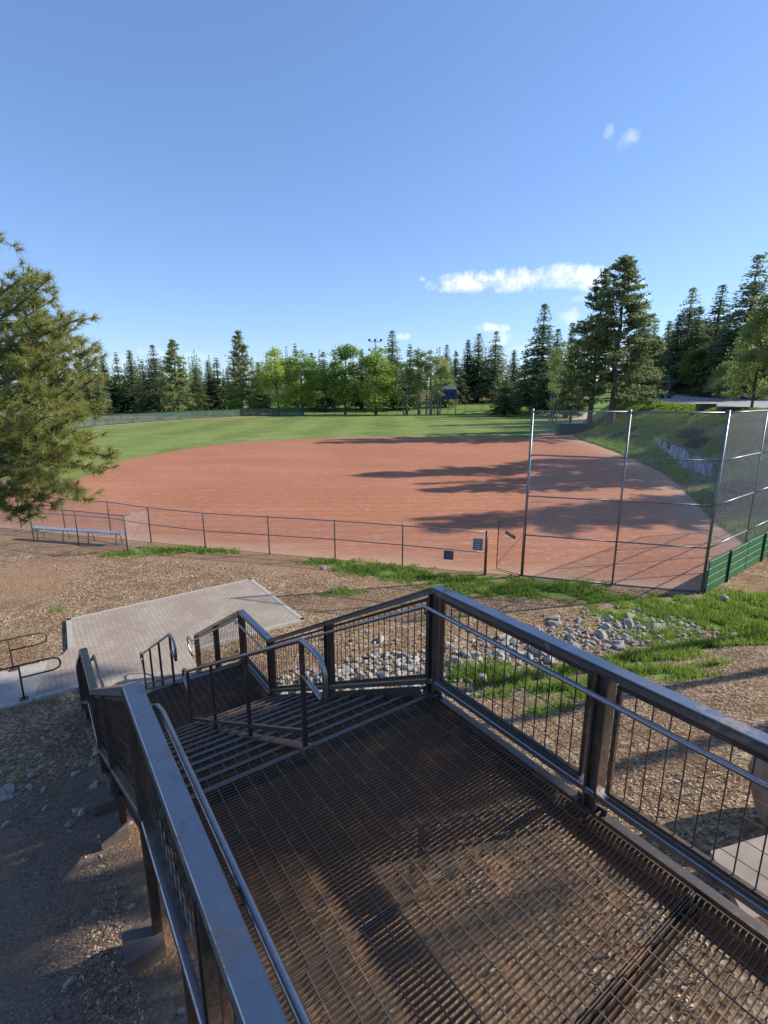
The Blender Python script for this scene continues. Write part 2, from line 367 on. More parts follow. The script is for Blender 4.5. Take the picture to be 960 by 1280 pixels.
patch(870,775,1.6,.7,1,.2); patch(820,795,1.2,.4,.9,.2); patch(930,770,1.4,.6,1.1,.2); patch(560,735,1.0,.4,.8,.15); patch(75,763,.5,.2,.5,.1); patch(45,664,.8,.3,.6)
GP2=np.array(GP)
def grassmask(X,Y):
    m=np.zeros_like(X)
    for x,y,rx,ry,d,h in GP: m=np.maximum(m,np.exp(-(((X-x)/rx)**2+((Y-y)/ry)**2)**1.3)*min(1,d))
    xb=np.interp(Y,YB,XB); bank=sst((X-xb)/1.5+.2)*(Y>13)
    bank=bank*(.62+.5*noise2(X,Y,.8,9))
    far=(Y>23)*1.0*sst((xb-X)+1)
    return np.clip(np.maximum(np.maximum(m,bank),np.where(Y>150,.85,far*.0)),0,1)
GR=grassmask(GX,GY)
ccs=.8192*GX+.5735*GY; sss=-.5735*GX+.8192*GY
DU=sst((GY+.28*GX-17.2+.5*noise2(GX,GY,.9,3))/1.2)*sst((6.5-GX)/2)+.0
DU=np.clip(np.maximum(DU,.8*sst((noise2(GX,GY,.35,22)-.15)*3)*sst((GY-14)/3)),0,1)
nx,ny=len(ax),len(ay)
me=D.meshes.new('ground'); vs=np.stack([GX,GY,GZ],-1).reshape(-1,3)
idx=np.arange(nx*ny).reshape(ny,nx); q=np.stack([idx[:-1,:-1],idx[:-1,1:],idx[1:,1:],idx[1:,:-1]],-1).reshape(-1,4)
me.vertices.add(len(vs)); me.vertices.foreach_set('co',vs.astype(np.float32).ravel())
me.loops.add(q.size); me.loops.foreach_set('vertex_index',q.astype(np.int32).ravel())
me.polygons.add(len(q)); me.polygons.foreach_set('loop_start',np.arange(0,q.size,4,dtype=np.int32)); me.update(calc_edges=True)
me.polygons.foreach_set('use_smooth',np.ones(len(q),bool))
UD=sst((ccs-.1)/.3)*sst((3.0-ccs)/.3)*sst((9.0-sss)/.5)*sst((sss+2.5)/.5)
DU=np.maximum(DU,UD)
DS=sst((.6-ccs)/.3)*sst((10.8-sss-.0*ccs+.5*noise2(GX,GY,1.2,14))/1.2)*.92
DU=DU*(1-DS)
for nm,arr in (('grass',GR),('dust',DU),('dark_soil',DS)):
    a=me.attributes.new(nm,'FLOAT','POINT'); a.data.foreach_set('value',arr.astype(np.float32).ravel())
ground=new_obj('ground',me,M['ground']); tag(ground,kind='structure')
# ------------------------------------------------------------------ field sheets
LF=[gp(120,533),gp(180,528),gp(240,524),gp(300,521),gp(380,520),gp(470,519),gp(560,518),gp(700,516)]
left_far=[(p.x,p.y) for p in LF]
outf=[(-62,40),(-64,80)]+left_far[:-1]+[(44,160),(50,135),(39,112),(31,92),(27,64),(24,45),(10,40)]
of=sheet('outfield_turf',outf,FZ+.006,M['turf'])
arc=spline([(-45,27.5),(-30,30),(-24.5,38),(-26.4,51),(-23.5,64),(-17,73),(-3.7,79.5),(12,79.8),(21,78),(25.5,84),(30,90),(31,88),(29,76),(26.8,60),(24,44),(20.6,34),(17.8,27),(16,20.8)],5)
fenceline=[(14.1,19.1),(11.1,16.85),(8.2,17.5),(5.2,18.35),(4.0,18.6),(-.5,19.9),(-4.9,21.1),(-8,22),(-11,22.9),(-19.8,25.4)]
inf=arc+fenceline
# grid-free polygon; 'pale' attribute needs vertices, so make a grid clipped to the polygon
def inside(x,y,poly):
    c=False; j=len(poly)-1
    for i in range(len(poly)):
        xi,yi=poly[i]; xj,yj=poly[j]
        if (yi>y)!=(yj>y) and x<(xj-xi)*(y-yi)/(yj-yi)+xi: c=not c
        j=i
    return c
import bmesh
bm=bmesh.new(); f=bm.faces.new([bm.verts.new((x,y,FZ+.014)) for x,y in inf])
for ax_,lo,hi,st in ((0,-44,31,1.5),(1,17,90,1.5)):
    for k in np.arange(lo,hi,st):
        co=(k,0,0) if ax_==0 else (0,k,0); no=(1,0,0) if ax_==0 else (0,1,0)
        bmesh.ops.bisect_plane(bm,geom=bm.verts[:]+bm.edges[:]+bm.faces[:],plane_co=co,plane_no=no)
me=D.meshes.new('infield_dirt'); bm.to_mesh(me); bm.free()
a=me.attributes.new('pale','FLOAT','POINT')
fx=np.array([p[0] for p in fenceline][::-1]); fy=np.array([p[1] for p in fenceline][::-1])
vals=[]
for v in me.vertices:
    x,y=v.co.x,v.co.y
    d=abs(y-np.interp(x,fx,fy)); p1=math.exp(-(d/.8)**2)*.8
    xb=np.interp(y,YB,XB); p2=math.exp(-((x-xb)/2.2)**2)*.85
    vals.append(min(1,p1+p2))
a.data.foreach_set('value',np.array(vals,np.float32))
infield=new_obj('infield_dirt',me,M['infield']); tag(infield,kind='structure')
# warning strip in front of left fence and between field and bank (pale dirt)
M['pale']=M_simple('pale_dirt',[(.3,(.40,.30,.19)),(.7,(.55,.43,.29))],.8,.95)
st=MB(); 
for i in range(len(left_far)-2):
    a_,b_=Vector((*left_far[i],FZ+.02)),Vector((*left_far[i+1],FZ+.02)); off=Vector((0.6,-2.2,0)); st.quad(a_+off,b_+off,b_-off*.1,a_-off*.1)
tag(st.build('warning_track',M['pale'],origin=Vector((0,0,0))),kind='structure')
# second far field dirt + track to it
def drape(name,rows,mat,off=.05,kind='structure'):
    mb=MB(); R=[]
    for r in rows:
        R.append([(x,y,g(x,y)+off) for x,y in r])
    for i in range(len(R)-1):
        for j in range(len(R[0])-1): mb.quad(R[i][j],R[i][j+1],R[i+1][j+1],R[i+1][j])
    return tag(mb.build(name,mat,origin=Vector((0,0,0))),kind=kind)
def rowsof(A,B,n,m):
    return [[(a[0]+(b[0]-a[0])*t,a[1]+(b[1]-a[1])*t) for a,b in zip(spline(A,m),spline(B,m))] for t in np.linspace(0,1,n)]
drape('distant_infield',rowsof([(15,226),(45,222),(88,226)],[(20,246),(50,252),(96,246)],6,4),M['infield'],.12)
drape('dirt_path',rowsof([(31.5,90),(36,104),(46,128),(60,160),(76,215)],[(33.5,89),(39,102),(50,126),(64,158),(80,213)],5,6),M['pale'],.08)
# parking lot on top of the bank
def bankx(y,extra): return float(np.interp(y,YB,XB)+np.interp(y,[20,44,75,110,400],[12,11,12,14,20])+extra)
ys=[22,30,38,46,55,66,78,92,108,124]
drape('parking_lot',[[(bankx(y,.2)+k*6,y) for k in range(13)] for y in ys],M['asphalt'],.05)
# ------------------------------------------------------------------ paved patio, ramp path
def sc_poly(pts,z): return [S(s,c,z) for s,c in pts]
pz=-4.03
mb=MB()
def slab(mb,pts,z,th):
    n=len(pts); i=len(mb.v); mb.v+=[tuple(S(s,c,z)) for s,c in pts]+[tuple(S(s,c,z-th)) for s,c in pts]
    mb.f.append(tuple(range(i,i+n))); mb.f.append(tuple(range(i+2*n-1,i+n-1,-1)))
    for k in range(n): mb.f.append((i+k,i+n+k,i+n+(k+1)%n,i+(k+1)%n))
pat=[(11.45,.3),(11.45,2.85),(13.15,2.85),(13.2,6.3),(17.5,6.25),(17.35,.35),(15.2,.25),(14.9,.1),(14.75,-.2),(12.9,-.6),(12.9,.3)]
slab(mb,pat,0,.25)
pm=D.meshes.new('paver_patio')
rotm=Matrix.Rotation(math.radians(35),4,'Z')  # local frame aligned with the stairs
def local(v): return rotm.inverted() @ v
pm.from_pydata([tuple(local(Vector(v))) for v in mb.v],[],mb.f); pm.update()
po=new_obj('paver_patio',pm,M['paver']); po.rotation_euler=(0,0,math.radians(35)); po.location=(0,0,pz); tag(po,kind='structure')
# border kerb bands
bd=MB()
for (s0,c0),(s1,c1) in (((13.2,6.24),(17.5,6.19)),((17.44,6.3),(17.29,.35)),((17.35,.41),(15.2,.31)),((13.21,2.9),(13.26,6.3)),((12.96,-.55),(12.96,.45))):
    bd.bar(S(s0,c0,pz-.05),S(s1,c1,pz-.05),.13,.115)
tag(bd.build('patio_border',M['conc']),kind='structure')
pa=MB(); L=[(14.75,-.2),(14.8,-1.5),(14.95,-3),(15.2,-6),(15.5,-12)]; R=[(12.9,-.25),(12.95,-1.5),(13.1,-3),(13.4,-6),(13.7,-12)]
L=spline(L,4);R=spline(R,4)
for i in range(len(L)-1):
    zz=[pz-.005-.0*i]*2
    pa.hexa([S(*R[i],pz-.3),S(*R[i+1],pz-.3),S(*L[i+1],pz-.3),S(*L[i],pz-.3),S(*R[i],zz[0]),S(*R[i+1],zz[1]),S(*L[i+1],zz[1]),S(*L[i],zz[0])])
tag(pa.build('concrete_path',M['conc']),kind='structure')
def ramp_rail(c_start,sfun,label):
    base=S(sfun(c_start),c_start,pz); t=empty('ramp_handrail',base,label,'handrail','handrails beside the concrete path')
    H=.82; end=c_start+.75
    A=[S(sfun(c),c,pz+H) for c in (-9,-6,-3,c_start)]; ds=sfun(end)
    loop=[S(ds,end-.12,pz+H),S(ds,end,pz+H-.05),S(ds,end+.03,pz+H-.15),S(ds,end,pz+H-.25),S(ds,end-.12,pz+H-.3),S(sfun(c_start),c_start,pz+H-.3)]
    MB().tube(A+loop,.021).build('rail',M['steel_dark'],t,True)
    for c in (c_start,c_start-1.6,c_start-3.4,c_start-5.2):
        b=S(sfun(c),c,pz); MB().tube([b,b+ZU*(H-.01)],.02).build('post',M['steel_dark'],t,True); MB().box(b.x,b.y,b.z+.008,.16,.16,.016,.6).build('base_plate',M['steel_dark'],t)
ramp_rail(-.75,lambda c:13.05-.06*c*0+(-c*.02),'brown pipe handrail on the near edge of the concrete path by the stairs')
ramp_rail(-.95,lambda c:14.7+(-c*.02),'brown pipe handrail along the far edge of the concrete path, by the mulch')
# ------------------------------------------------------------------ staircase
st=empty('metal_staircase',S(3.2,1.6,0),'dark weathered steel staircase with open grating treads going down to the paved patio','staircase')
C0,C1=.42,2.72
def grating(mb,s0,s1,c0,c1,z,first=0,rod0=.05):
    s=s0+.015
    while s<s1: mb.bar(S(s,c0,z-.014),S(s,c1,z-.014),.005,.028,SD); s+=.0285
    c=c0+rod0
    while c<c1: mb.bar(S(s0,c,z-.003),S(s1,c,z-.003),.007,.007,CD); c+=.108
def edges(mb,s0,s1,c0,c1,z):
    for s in (s0+.003,s1-.003): mb.bar(S(s,c0,z-.016),S(s,c1,z-.016),.006,.034,SD)
    for c in (c0,c1): mb.bar(S(s0,c,z-.016),S(s1,c,z-.016),.006,.034,CD)
seams=[-1.8,-.9,0,.88,1.76,2.69,3.2]
for a_,b_ in zip(seams[:-1],seams[1:]):
    mb=MB(); grating(mb,a_+.006,b_-.006,C0,C1,0,rod0=random.uniform(.03,.08)); edges(mb,a_+.004,b_-.004,C0,C1,0)
    mb.build('deck_grating',M['grate'],st)
def nosing(s,z):
    return MB().bar(S(s+.02,C0,z-.012),S(s+.02,C1,z-.012),.045,.03,SD,bev=.006).build('nosing',M['steel'],st)
nosing(3.17,0)
RUN=.34; z=0; s=3.2
for k in range(1,12):
    z=-.18*k; a_=3.2+(k-1)*RUN; mb=MB(); grating(mb,a_+.01,a_+RUN-.02,C0,C1,z,rod0=.06); edges(mb,a_+.008,a_+RUN-.02,C0,C1,z)
    t=mb.build('tread',M['grate'],st); MB().bar(S(a_+RUN-.01,C0,z-.012),S(a_+RUN-.01,C1,z-.012),.045,.03,SD,bev=.006).build('nosing',M['steel'],t)
LS=3.2+11*RUN
for a_,b_ in ((LS,LS+.76),(LS+.76,8.5)):
    mb=MB(); grating(mb,a_+.006,b_-.006,C0,C1,-2.16); edges(mb,a_+.004,b_-.004,C0,C1,-2.16); mb.build('deck_grating',M['grate'],st)
nosing(8.47,-2.16)
for k in range(1,10):
    z=-2.16-.187*k; a_=8.5+(k-1)*RUN; mb=MB(); grating(mb,a_+.01,a_+RUN-.02,C0,C1,z,rod0=.06); edges(mb,a_+.008,a_+RUN-.02,C0,C1,z)
    t=mb.build('tread',M['grate'],st); MB().bar(S(a_+RUN-.01,C0,z-.012),S(a_+RUN-.01,C1,z-.012),.045,.03,SD,bev=.006).build('nosing',M['steel'],t)
# under-structure
for c in (C0-.04,C1+.04):
    mb=MB(); pts=[(-1.8,-.13),(3.3,-.13),(7.2,-2.29),(8.55,-2.29),(11.75,-4.08)]
    for (a_,za),(b_,zb) in zip(pts[:-1],pts[1:]):
        mb.bar(S(a_,c,za),S(b_,c,zb),.012,.27,CD)
        for q_ in (.128,-.128):
            sgn=1 if c>1.6 else -1
            mb.bar(S(a_,c+sgn*.03,za+q_+.001),S(b_,c+sgn*.03,zb+q_+.001),.06,.01,CD)
    mb.build('stringer',M['steel'],st)
for s_,zz in ((-.9,-.1),(.88,-.1),(3.05,-.1),(7.2,-2.3),(8.3,-2.3)):
    MB().bar(S(s_,C0,zz),S(s_,C1,zz),.07,.12,SD).build('cross_beam',M['steel_dark'],st)
for s_,c,zt_ in [(1.2,C0+.04,-.27),(3.0,C0+.04,-.27),(4.6,C0+.04,-1.05),(7.2,C0+.04,-2.4),(8.4,C0+.04,-2.4),(3.2,C1+.0,-.27),(5.2,C1+.05,-1.3),(7.2,C1+.05,-2.4),(8.4,C1+.05,-2.4)]:
    b=S(s_,c); gz=g(b.x,b.y)
    if zt_-gz<.15: continue
    MB().bar(S(s_,c,gz+.1),S(s_,c,zt_),.09,.09,CD,bev=.008).build('support_post',M['steel_dark'],st)
    d_=CD*(-.14 if c<1 else .12)
    fb=b+d_; mb=MB(); mb.box(fb.x,fb.y,gz+.03,.34,.34,.42,math.radians(-55)); mb.build('footing',M['footing'],st)
def lerp_path(path,s):
    return float(np.interp(s,[p[0] for p in path],[p[1] for p in path]))
def guard(c,inn,label):
    nb_=3.04 if inn>0 else 3.2
    path=[(-1.8,0),(nb_,0),(7.15,-2.16),(8.5,-2.16),(11.9,-4.02)]
    t=MB(); 
    posts=[-1.71,-.07,1.57,nb_,5.2,7.15,8.5,10.2,11.9]
    H=1.04
    for (a_,za),(b_,zb) in zip(path[:-1],path[1:]):
        t.bar(S(a_,c,za+H-.012),S(b_,c,zb+H-.012),.10,.026,CD,bev=.005)
        t.bar(S(a_,c+.047,za+H-.03),S(b_,c+.047,zb+H-.03),.006,.055,CD)
        t.bar(S(a_,c-.047,za+H-.03),S(b_,c-.047,zb+H-.03),.006,.055,CD)
        t.bar(S(a_,c,za+.125),S(b_,c,zb+.125),.095,.05,CD,bev=.006)
    root=t.build('guard_rail',M['steel_top'],st); root['label']=label
    for s_ in posts:
        z0=lerp_path(path,s_)
        off=0 if s_ not in (-1.71,) else 0
        t=MB(); zb=z0-.22
        t.bar(S(s_-.04,c,zb),S(s_-.04,c,z0+H-.04),.016,.10,SD)
        t.bar(S(s_+.04,c,zb),S(s_+.04,c,z0+H-.04),.016,.10,SD)
        t.bar(S(s_,c,zb),S(s_,c,z0+H-.05),.064,.03,SD)
        for ds in (-.075,.075):
            for dz in (.0,.07): t.tube([S(s_+ds,c-.02,z0+.02-dz),S(s_+ds,c+inn*.075,z0+.02-dz)],.009,6)
        t.bar(S(s_-.11,c,z0-.02),S(s_+.11,c,z0-.02),.012,.12,CD)
        t.build('post',M['steel'],root)
    fr=MB(); wr=MB()
    for a_,b_ in zip(posts[:-1],posts[1:]):
        a2,b2=a_+.1,b_-.1; za,zb=lerp_path(path,a2),lerp_path(path,b2)
        for lo in (.175,.94): fr.bar(S(a2,c,za+lo),S(b2,c,zb+lo),.028,.028,CD)
        for s_,z_ in ((a2,za),(b2,zb)): fr.bar(S(s_,c,z_+.17),S(s_,c,z_+.95),.028,.028,CD)
        n=max(1,round((b2-a2)/.1)); 
        for k in range(1,n):
            s_=a2+(b2-a2)*k/n; z_=lerp_path(path,s_); wr.bar(S(s_,c+.004,z_+.18),S(s_,c+.004,z_+.94),.0065,.0065,CD)
        for v_ in (.30,.43,.56,.69,.82): wr.bar(S(a2,c-.004,za+v_),S(b2,c-.004,zb+v_),.0035,.0035,CD)
    for s_ in posts[1:-1]:
        z_=lerp_path(path,s_); wd_=MB(); wd_.tube([S(s_-.05,c-.052,z_+H-.045),S(s_+.05,c-.052,z_+H-.045)],.006,5); wd_.tube([S(s_-.05,c+.052,z_+H-.045),S(s_+.05,c+.052,z_+H-.045)],.006,5); wd_.build('weld_bead',M['steel_dark'],root)
    fr.build('panel_frame',M['steel_dark'],root); wr.build('wire_mesh',M['steel_dark'],root)
    # pipe handrail inside
    ci=c+inn*.125; hz=.88
    t=MB()
    if inn>0:
        pts=[S(-1.8,ci,hz),S(2.9,ci,hz),S(3.0,ci-.01,hz-.01),S(3.04,ci-.06,hz-.02),S(3.04,c+.02,hz-.02)]
        t.tube(pts,.019,10)
        t.tube([S(3.35,c+.03,hz-.1),S(3.35,ci,hz-.1),S(7.1,ci,hz-2.13),S(8.5,ci,hz-2.16),S(11.9,ci,hz-4.02),S(12.2,ci,hz-4.02),S(12.2,c,hz-4.02)],.019,10)
    else:
        t.tube([S(-1.8,ci,hz),S(3.2,ci,hz),S(7.15,ci,hz-2.16),S(8.5,ci,hz-2.16),S(11.9,ci,hz-4.02),S(12.22,ci,hz-4.03),S(12.3,ci,hz-4.1),S(12.26,ci,hz-4.3),S(11.95,ci,hz-4.42)],.019,10)
    t.build('handrail',M['steel_top'],root,True)
    for s_ in posts:
        z0=lerp_path(path,s_)+hz
        MB().tube([S(s_,c,z0-.07),S(s_,ci,z0-.07),S(s_,ci,z0-.015)],.008,6).build('bracket',M['steel_dark'],root)
guard(.33,1,'left guard rail of the stairs with flat steel cap')
guard(2.8,-1,'right guard rail of the stairs with flat steel cap and wire infill')
def centre_rail(s0,z0,s1,z1,c,n,label):
    t=MB(); H=.9
    A=[S(s0-.32,c,z0+H-.34),S(s0-.36,c,z0+H-.25),S(s0-.36,c,z0+H-.1),S(s0-.30,c,z0+H-.015),S(s0-.2,c,z0+H),S(s0,c,z0+H),S(s1,c,z1+H),S(s1+.2,c,z1+H-.06),S(s1+.27,c,z1+H-.12),S(s1+.27,c,z1+H-.2),S(s1+.22,c,z1+H-.28),S(s1,c,z1+H-.36)]
    t.tube(A,.021,10); t.tube([S(s0-.32,c,z0+H-.34),S(s0,c,z0+H-.28)],.021,10)
    root=t.build('centre_handrail',M['steel_top'],st,True); root['label']=label
    for k in range(n):
        f_=k/(n-1); s_=s0+(s1-s0)*f_; z_=z0+(z1-z0)*f_
        MB().bar(S(s_,c,z_-.03),S(s_,c,z_+H-.01),.036,.036,CD,bev=.004).build('post',M['steel_dark'],root)
    MB().bar(S(s0,c,z0+.12),S(s1,c,z1+.12),.035,.035,CD).build('lower_rail',M['steel'],root)
    MB().bar(S(s0-.05,c,z0+.012),S(s1+.1,c,z1-.04),.1,.02,CD).build('base_plate',M['steel'],root)
centre_rail(3.22,0,7.1,-2.13,1.5,4,'middle handrail on the upper flight')
centre_rail(8.5,-2.14,11.8,-3.98,1.57,4,'middle handrail on the lower flight')
# ------------------------------------------------------------------ third-base fence
def fence_line(name,pts,H,label,cat,rails,post_r=.03,mat_post=None,mat_wire=None,pitch=.0707,wt=.0035,group=None,z=FZ,gfollow=False,screen=None,tall=None):
    mat_post=mat_post or M['galv']; mat_wire=mat_wire or M['wire']
    B=[Vector((p[0],p[1],g(p[0],p[1]) if gfollow else z)) for p in pts]
    t=empty(name,B[0],label,cat,group)
    for i,b in enumerate(B):
        MB().tube([b-ZU*.05,b+ZU*(H+.04),b+ZU*(H+.075)],[post_r,post_r,post_r*.5],8).build('post',mat_post,t,True)
    for r in rails:
        MB().tube([b+ZU*(H*r) for b in B],post_r*.7,6).build('rail',mat_post,t,True)
    w=MB()
    for a_,b_ in zip(B[:-1],B[1:]): w.wires(a_+ZU*.04,b_+ZU*.04,H-.04,pitch,wt)
    w.build('chain_link',mat_wire,t)
    return t
fp=[gp(607,718),gp(503,707),gp(419,699),gp(337,693),gp(257,687),gp(189,678),gp(139,669),gp(82,664),gp(27,660),gp(-35,655),gp(-90,650)]
HF=1.66
fl=fence_line('chain_link_fence',fp,HF,'long low chain link fence between the dirt bank and the red infield','fence',[1.0,.52])
# dugout enclosure with bench
b0=[gp(160,690),gp(99,682),gp(43,678),gp(-15,673),gp(-70,669)]
db=fence_line('dugout_fence',[gp(189,678)]+b0,1.62,'short chain link enclosure in front of the aluminium team bench','fence',[1.0])
bt=empty('team_bench',gp(100,684),'long narrow aluminium team bench under the pine tree by the fence','bench')
A_,B_=gp(156,680.5),gp(44,672.5); d_=(B_-A_); dn=Vector((-d_.y,d_.x,0)).normalized()
hb=.52
for k in (-1,1):
    MB().bar(A_+ZU*hb+dn*.092*k,B_+ZU*hb+dn*.075*k,.17,.06,bev=.006).build('seat_plank',M['alum'],bt)
for f_ in (.06,.36,.64,.93):
    p=A_+d_*f_; t=MB()
    for k in (-1,1): t.tube([p+dn*.2*k,p+dn*.17*k+ZU*.2,p+dn*.12*k+ZU*(hb-.03)],.024,6)
    t.bar(p+dn*-.15+ZU*(hb-.04),p+dn*.15+ZU*(hb-.04),.05,.03); t.build('leg',M['galv'],bt,True)
# signs on fence
def flat_sign(name,px,py,w,h,mat,label,A,B,lines=0,lm=None):
    A=Vector(A);B=Vector(B); d=(B-A).normalized(); r=ray(px,py); o=Vector((0,0,CZ)); n=Vector((d.y,-d.x,0)).normalized()
    if n.y>0: n=-n
    tt=(A-o).dot(n)/r.dot(n); p=o+r*tt+n*.045
    t=MB().bar(p-d*w/2,p+d*w/2,h,.012,ZU)
    o_=t.build(name,mat); tag(o_,label,'sign')
    for k in range(lines):
        z_=h*(.36-.72*k/max(1,lines-1)); ll=w*random.uniform(.5,.8)/2
        MB().bar(p-d*ll+ZU*z_+n*.009,p+d*ll+ZU*z_+n*.009,h*.035,.004,ZU).build('text_line',lm,o_)
flat_sign('fence_sign',597.5,680,.36,.46,M['sign'],'small blue grey sign with pale lines hung high beside the fence end post',fp[0],fp[1],5,M['white'])
flat_sign('fence_sign',561,693.5,.38,.36,M['sign2'],'small dark square plaque hung low on the chain link fence',fp[0],fp[1])
# gate
hinge=gp(651,721); tip=gp(620.5,712); gt=empty('fence_gate',hinge,'narrow chain link gate standing ajar next to the tall backstop','gate')
GH=1.95
mb=MB(); mb.tube([hinge+ZU*.06,tip+ZU*.06,tip+ZU*GH,hinge+ZU*GH,hinge+ZU*.06],.022,6); mb.tube([tip+ZU*.25,hinge+ZU*(GH-.3)],.008,5)
mb.build('gate_frame',M['steel_dark'],gt,True); MB().wires(hinge+ZU*.06,tip+ZU*.06,GH-.06).build('chain_link',M['wire'],gt)
pp=hinge-(hinge-tip)*.0+Vector((.05,.05,0)); 
m1=tip+(hinge-tip)*.3+ZU*1.62; m2=tip+(hinge-tip)*.72+ZU*1.47; MB().bar(m1+Vector((-.03,-.05,0)),m2+Vector((-.03,-.05,0)),.13,.012,ZU).build('gate_plate',M['brown'],gt)
pe=gp(606,719); 
MB().tube([pe-ZU*.05,pe+ZU*1.75],.045,8).build('latch_post',M['steel_dark'],gt,True)
# ------------------------------------------------------------------ backstop
BH=6.15
bk=[gp(652.5,720),gp(765,731),gp(877,741)]
wg=[bk[2]]
wd=(gp(926,712.5)-bk[2]); 
for k in range(1,5): wg.append(bk[2]+wd*k)
bs=empty('backstop',bk[2],'tall chain link backstop with dark posts and green painted boards at its foot','backstop')
allp=bk+wg[1:]
for b in allp: MB().tube([b-ZU*.05,b+ZU*(BH+.08)],.048 if b in (bk[0],bk[2]) else .034,8).build('post',M['galv'],bs,True)
hr=[.02,1.62,3.1,4.6,BH]
for a_,b_ in zip(allp[:-1],allp[1:]):
    for h_ in hr: MB().tube([a_+ZU*h_,b_+ZU*h_],.026,6).build('rail',M['galv'],bs,True)
    w=MB().wires(a_+ZU*.04,b_+ZU*.04,BH-.05,.0707,.0036); w.build('chain_link',M['wire2'],bs)
for i,(a_,b_) in enumerate(zip(wg[:-1],wg[1:])):
    n=Vector((wd.y,-wd.x,0)).normalized()
    for k in range(4):
        MB().bar(a_+wd.normalized()*.05+n*.09+ZU*(.17+k*.285),b_-wd.normalized()*.01+n*.09+ZU*(.17+k*.285),.045,.27,n,bev=.006).build('kick_board',M['green_paint'],bs)
    mid=(a_+b_)/2+n*.14; MB().bar(mid,mid+ZU*1.2,.07,.05,n).build('board_batten',M['dark_green'],bs)
# overhead hood arms leaning over the plate
for b in (wg[1],wg[3]):
    pass
# ------------------------------------------------------------------ right dugout fences
dug1=fence_line('dugout_fence',[gp(815,566),gp(838,578),gp(862,592),gp(892,610)],2.0,'chain link fence with pale torn windscreen by the far first base dugout','fence',[1.0,.5],wt=.005,pitch=.12)
P1,P2=gp(822,570),gp(888,608)
M['screen']=M_simple('faded_screen',[(.35,(.10,.14,.17)),(.5,(.24,.29,.34)),(.65,(.42,.46,.5))],1.3,.8)
def windscreen(A,B,h0,h1,n,seedv,par):
    o=MB(); rs=random.Random(seedv); A=Vector(A);B=Vector(B); nn=Vector((B.y-A.y,A.x-B.x,0)).normalized()
    for k in range(n+1):
        a=A+(B-A)*(k/n); off=nn*(.05+rs.uniform(-.03,.03)); t=h1-(rs.uniform(0,.9) if rs.random()<.3 else rs.uniform(0,.12))
        o.v+=[tuple(a+off+ZU*(h0+rs.uniform(0,.15))),tuple(a+off+ZU*t),tuple(a+off+nn*.02+ZU*t),tuple(a+off+nn*.02+ZU*h0)]
    for k in range(n):
        for j in range(4): o.f.append((k*4+j,k*4+(j+1)%4,k*4+4+(j+1)%4,k*4+4+j))
    return o.build('windscreen',M['screen'],par)
windscreen(P1,P2,.15,1.95,22,3,dug1)
fence_line('dugout_fence',[gp(858,618),gp(905,640),gp(950,655),gp(1000,668)],2.6,'tall chain link dugout fence in the shade behind the backstop wing','fence',[1.0,.55,.05],wt=.005,pitch=.1)
fence_line('dugout_fence',[gp(905,600),gp(960,620),gp(1010,640)],2.2,'rear chain link dugout fence against the green bank','fence',[1.0],wt=.005,pitch=.12)
# ------------------------------------------------------------------ outfield fences
def screenmat():
    m,nt,b=nodes('green_mesh_screen'); v=coord(nt,'Object'); n=noise(nt,v,.5,6,.7)
    nt.links.new(ramp(nt,n,[(.35,(.03,.07,.05)),(.65,(.09,.15,.12))]),b.inputs['Base Color']); b.inputs['Roughness'].default_value=.8
    nt.links.new(ramp(nt,n,[(.35,(.75,.75,.75)),(.65,(.3,.3,.3))]),b.inputs['Alpha']); return m
M['screenmesh']=screenmat()
def subdiv(pts,n):
    out=[]
    for a,b in zip(pts[:-1],pts[1:]):
        for k in range(n): out.append(a+(b-a)*k/n)
    return out+[pts[-1]]
def far_fence(pts,H,label,sc,green):
    t=empty('outfield_fence',pts[0],label,'fence')
    for p in pts: MB().tube([p,p+ZU*H],.06,5).build('post',M['dark_green'] if green else M['darkwire'],t)
    w=MB()
    for a_,b_ in zip(pts[:-1],pts[1:]): w.wires(a_,b_,H,.22,.013)
    for h_ in (.5,1): 
        for a_,b_ in zip(pts[:-1],pts[1:]): w.tube([a_+ZU*H*h_,b_+ZU*H*h_],.035,4)
    w.build('chain_link',M['darkwire'],t)
    if sc:
        q=MB()
        for a_,b_ in zip(pts[:-1],pts[1:]):
            n=Vector((b_.y-a_.y,a_.x-b_.x,0)).normalized()*.08
            q.hexa([a_+n+ZU*.2,b_+n+ZU*.2,b_+n*1.2+ZU*.2,a_+n*1.2+ZU*.2,a_+n+ZU*(H-.1),b_+n+ZU*(H-.1),b_+n*1.2+ZU*(H-.1),a_+n*1.2+ZU*(H-.1)])
        q.build('mesh_screen',M['screenmesh'],t)
far_fence(subdiv([gp(60,540)]+LF[:5],4),2.1,'long green screened outfield fence along the left field',True,True)
far_fence(subdiv(LF[4:],7),2.9,'dark see-through outfield fence in front of the maples and scoreboard',False,False)
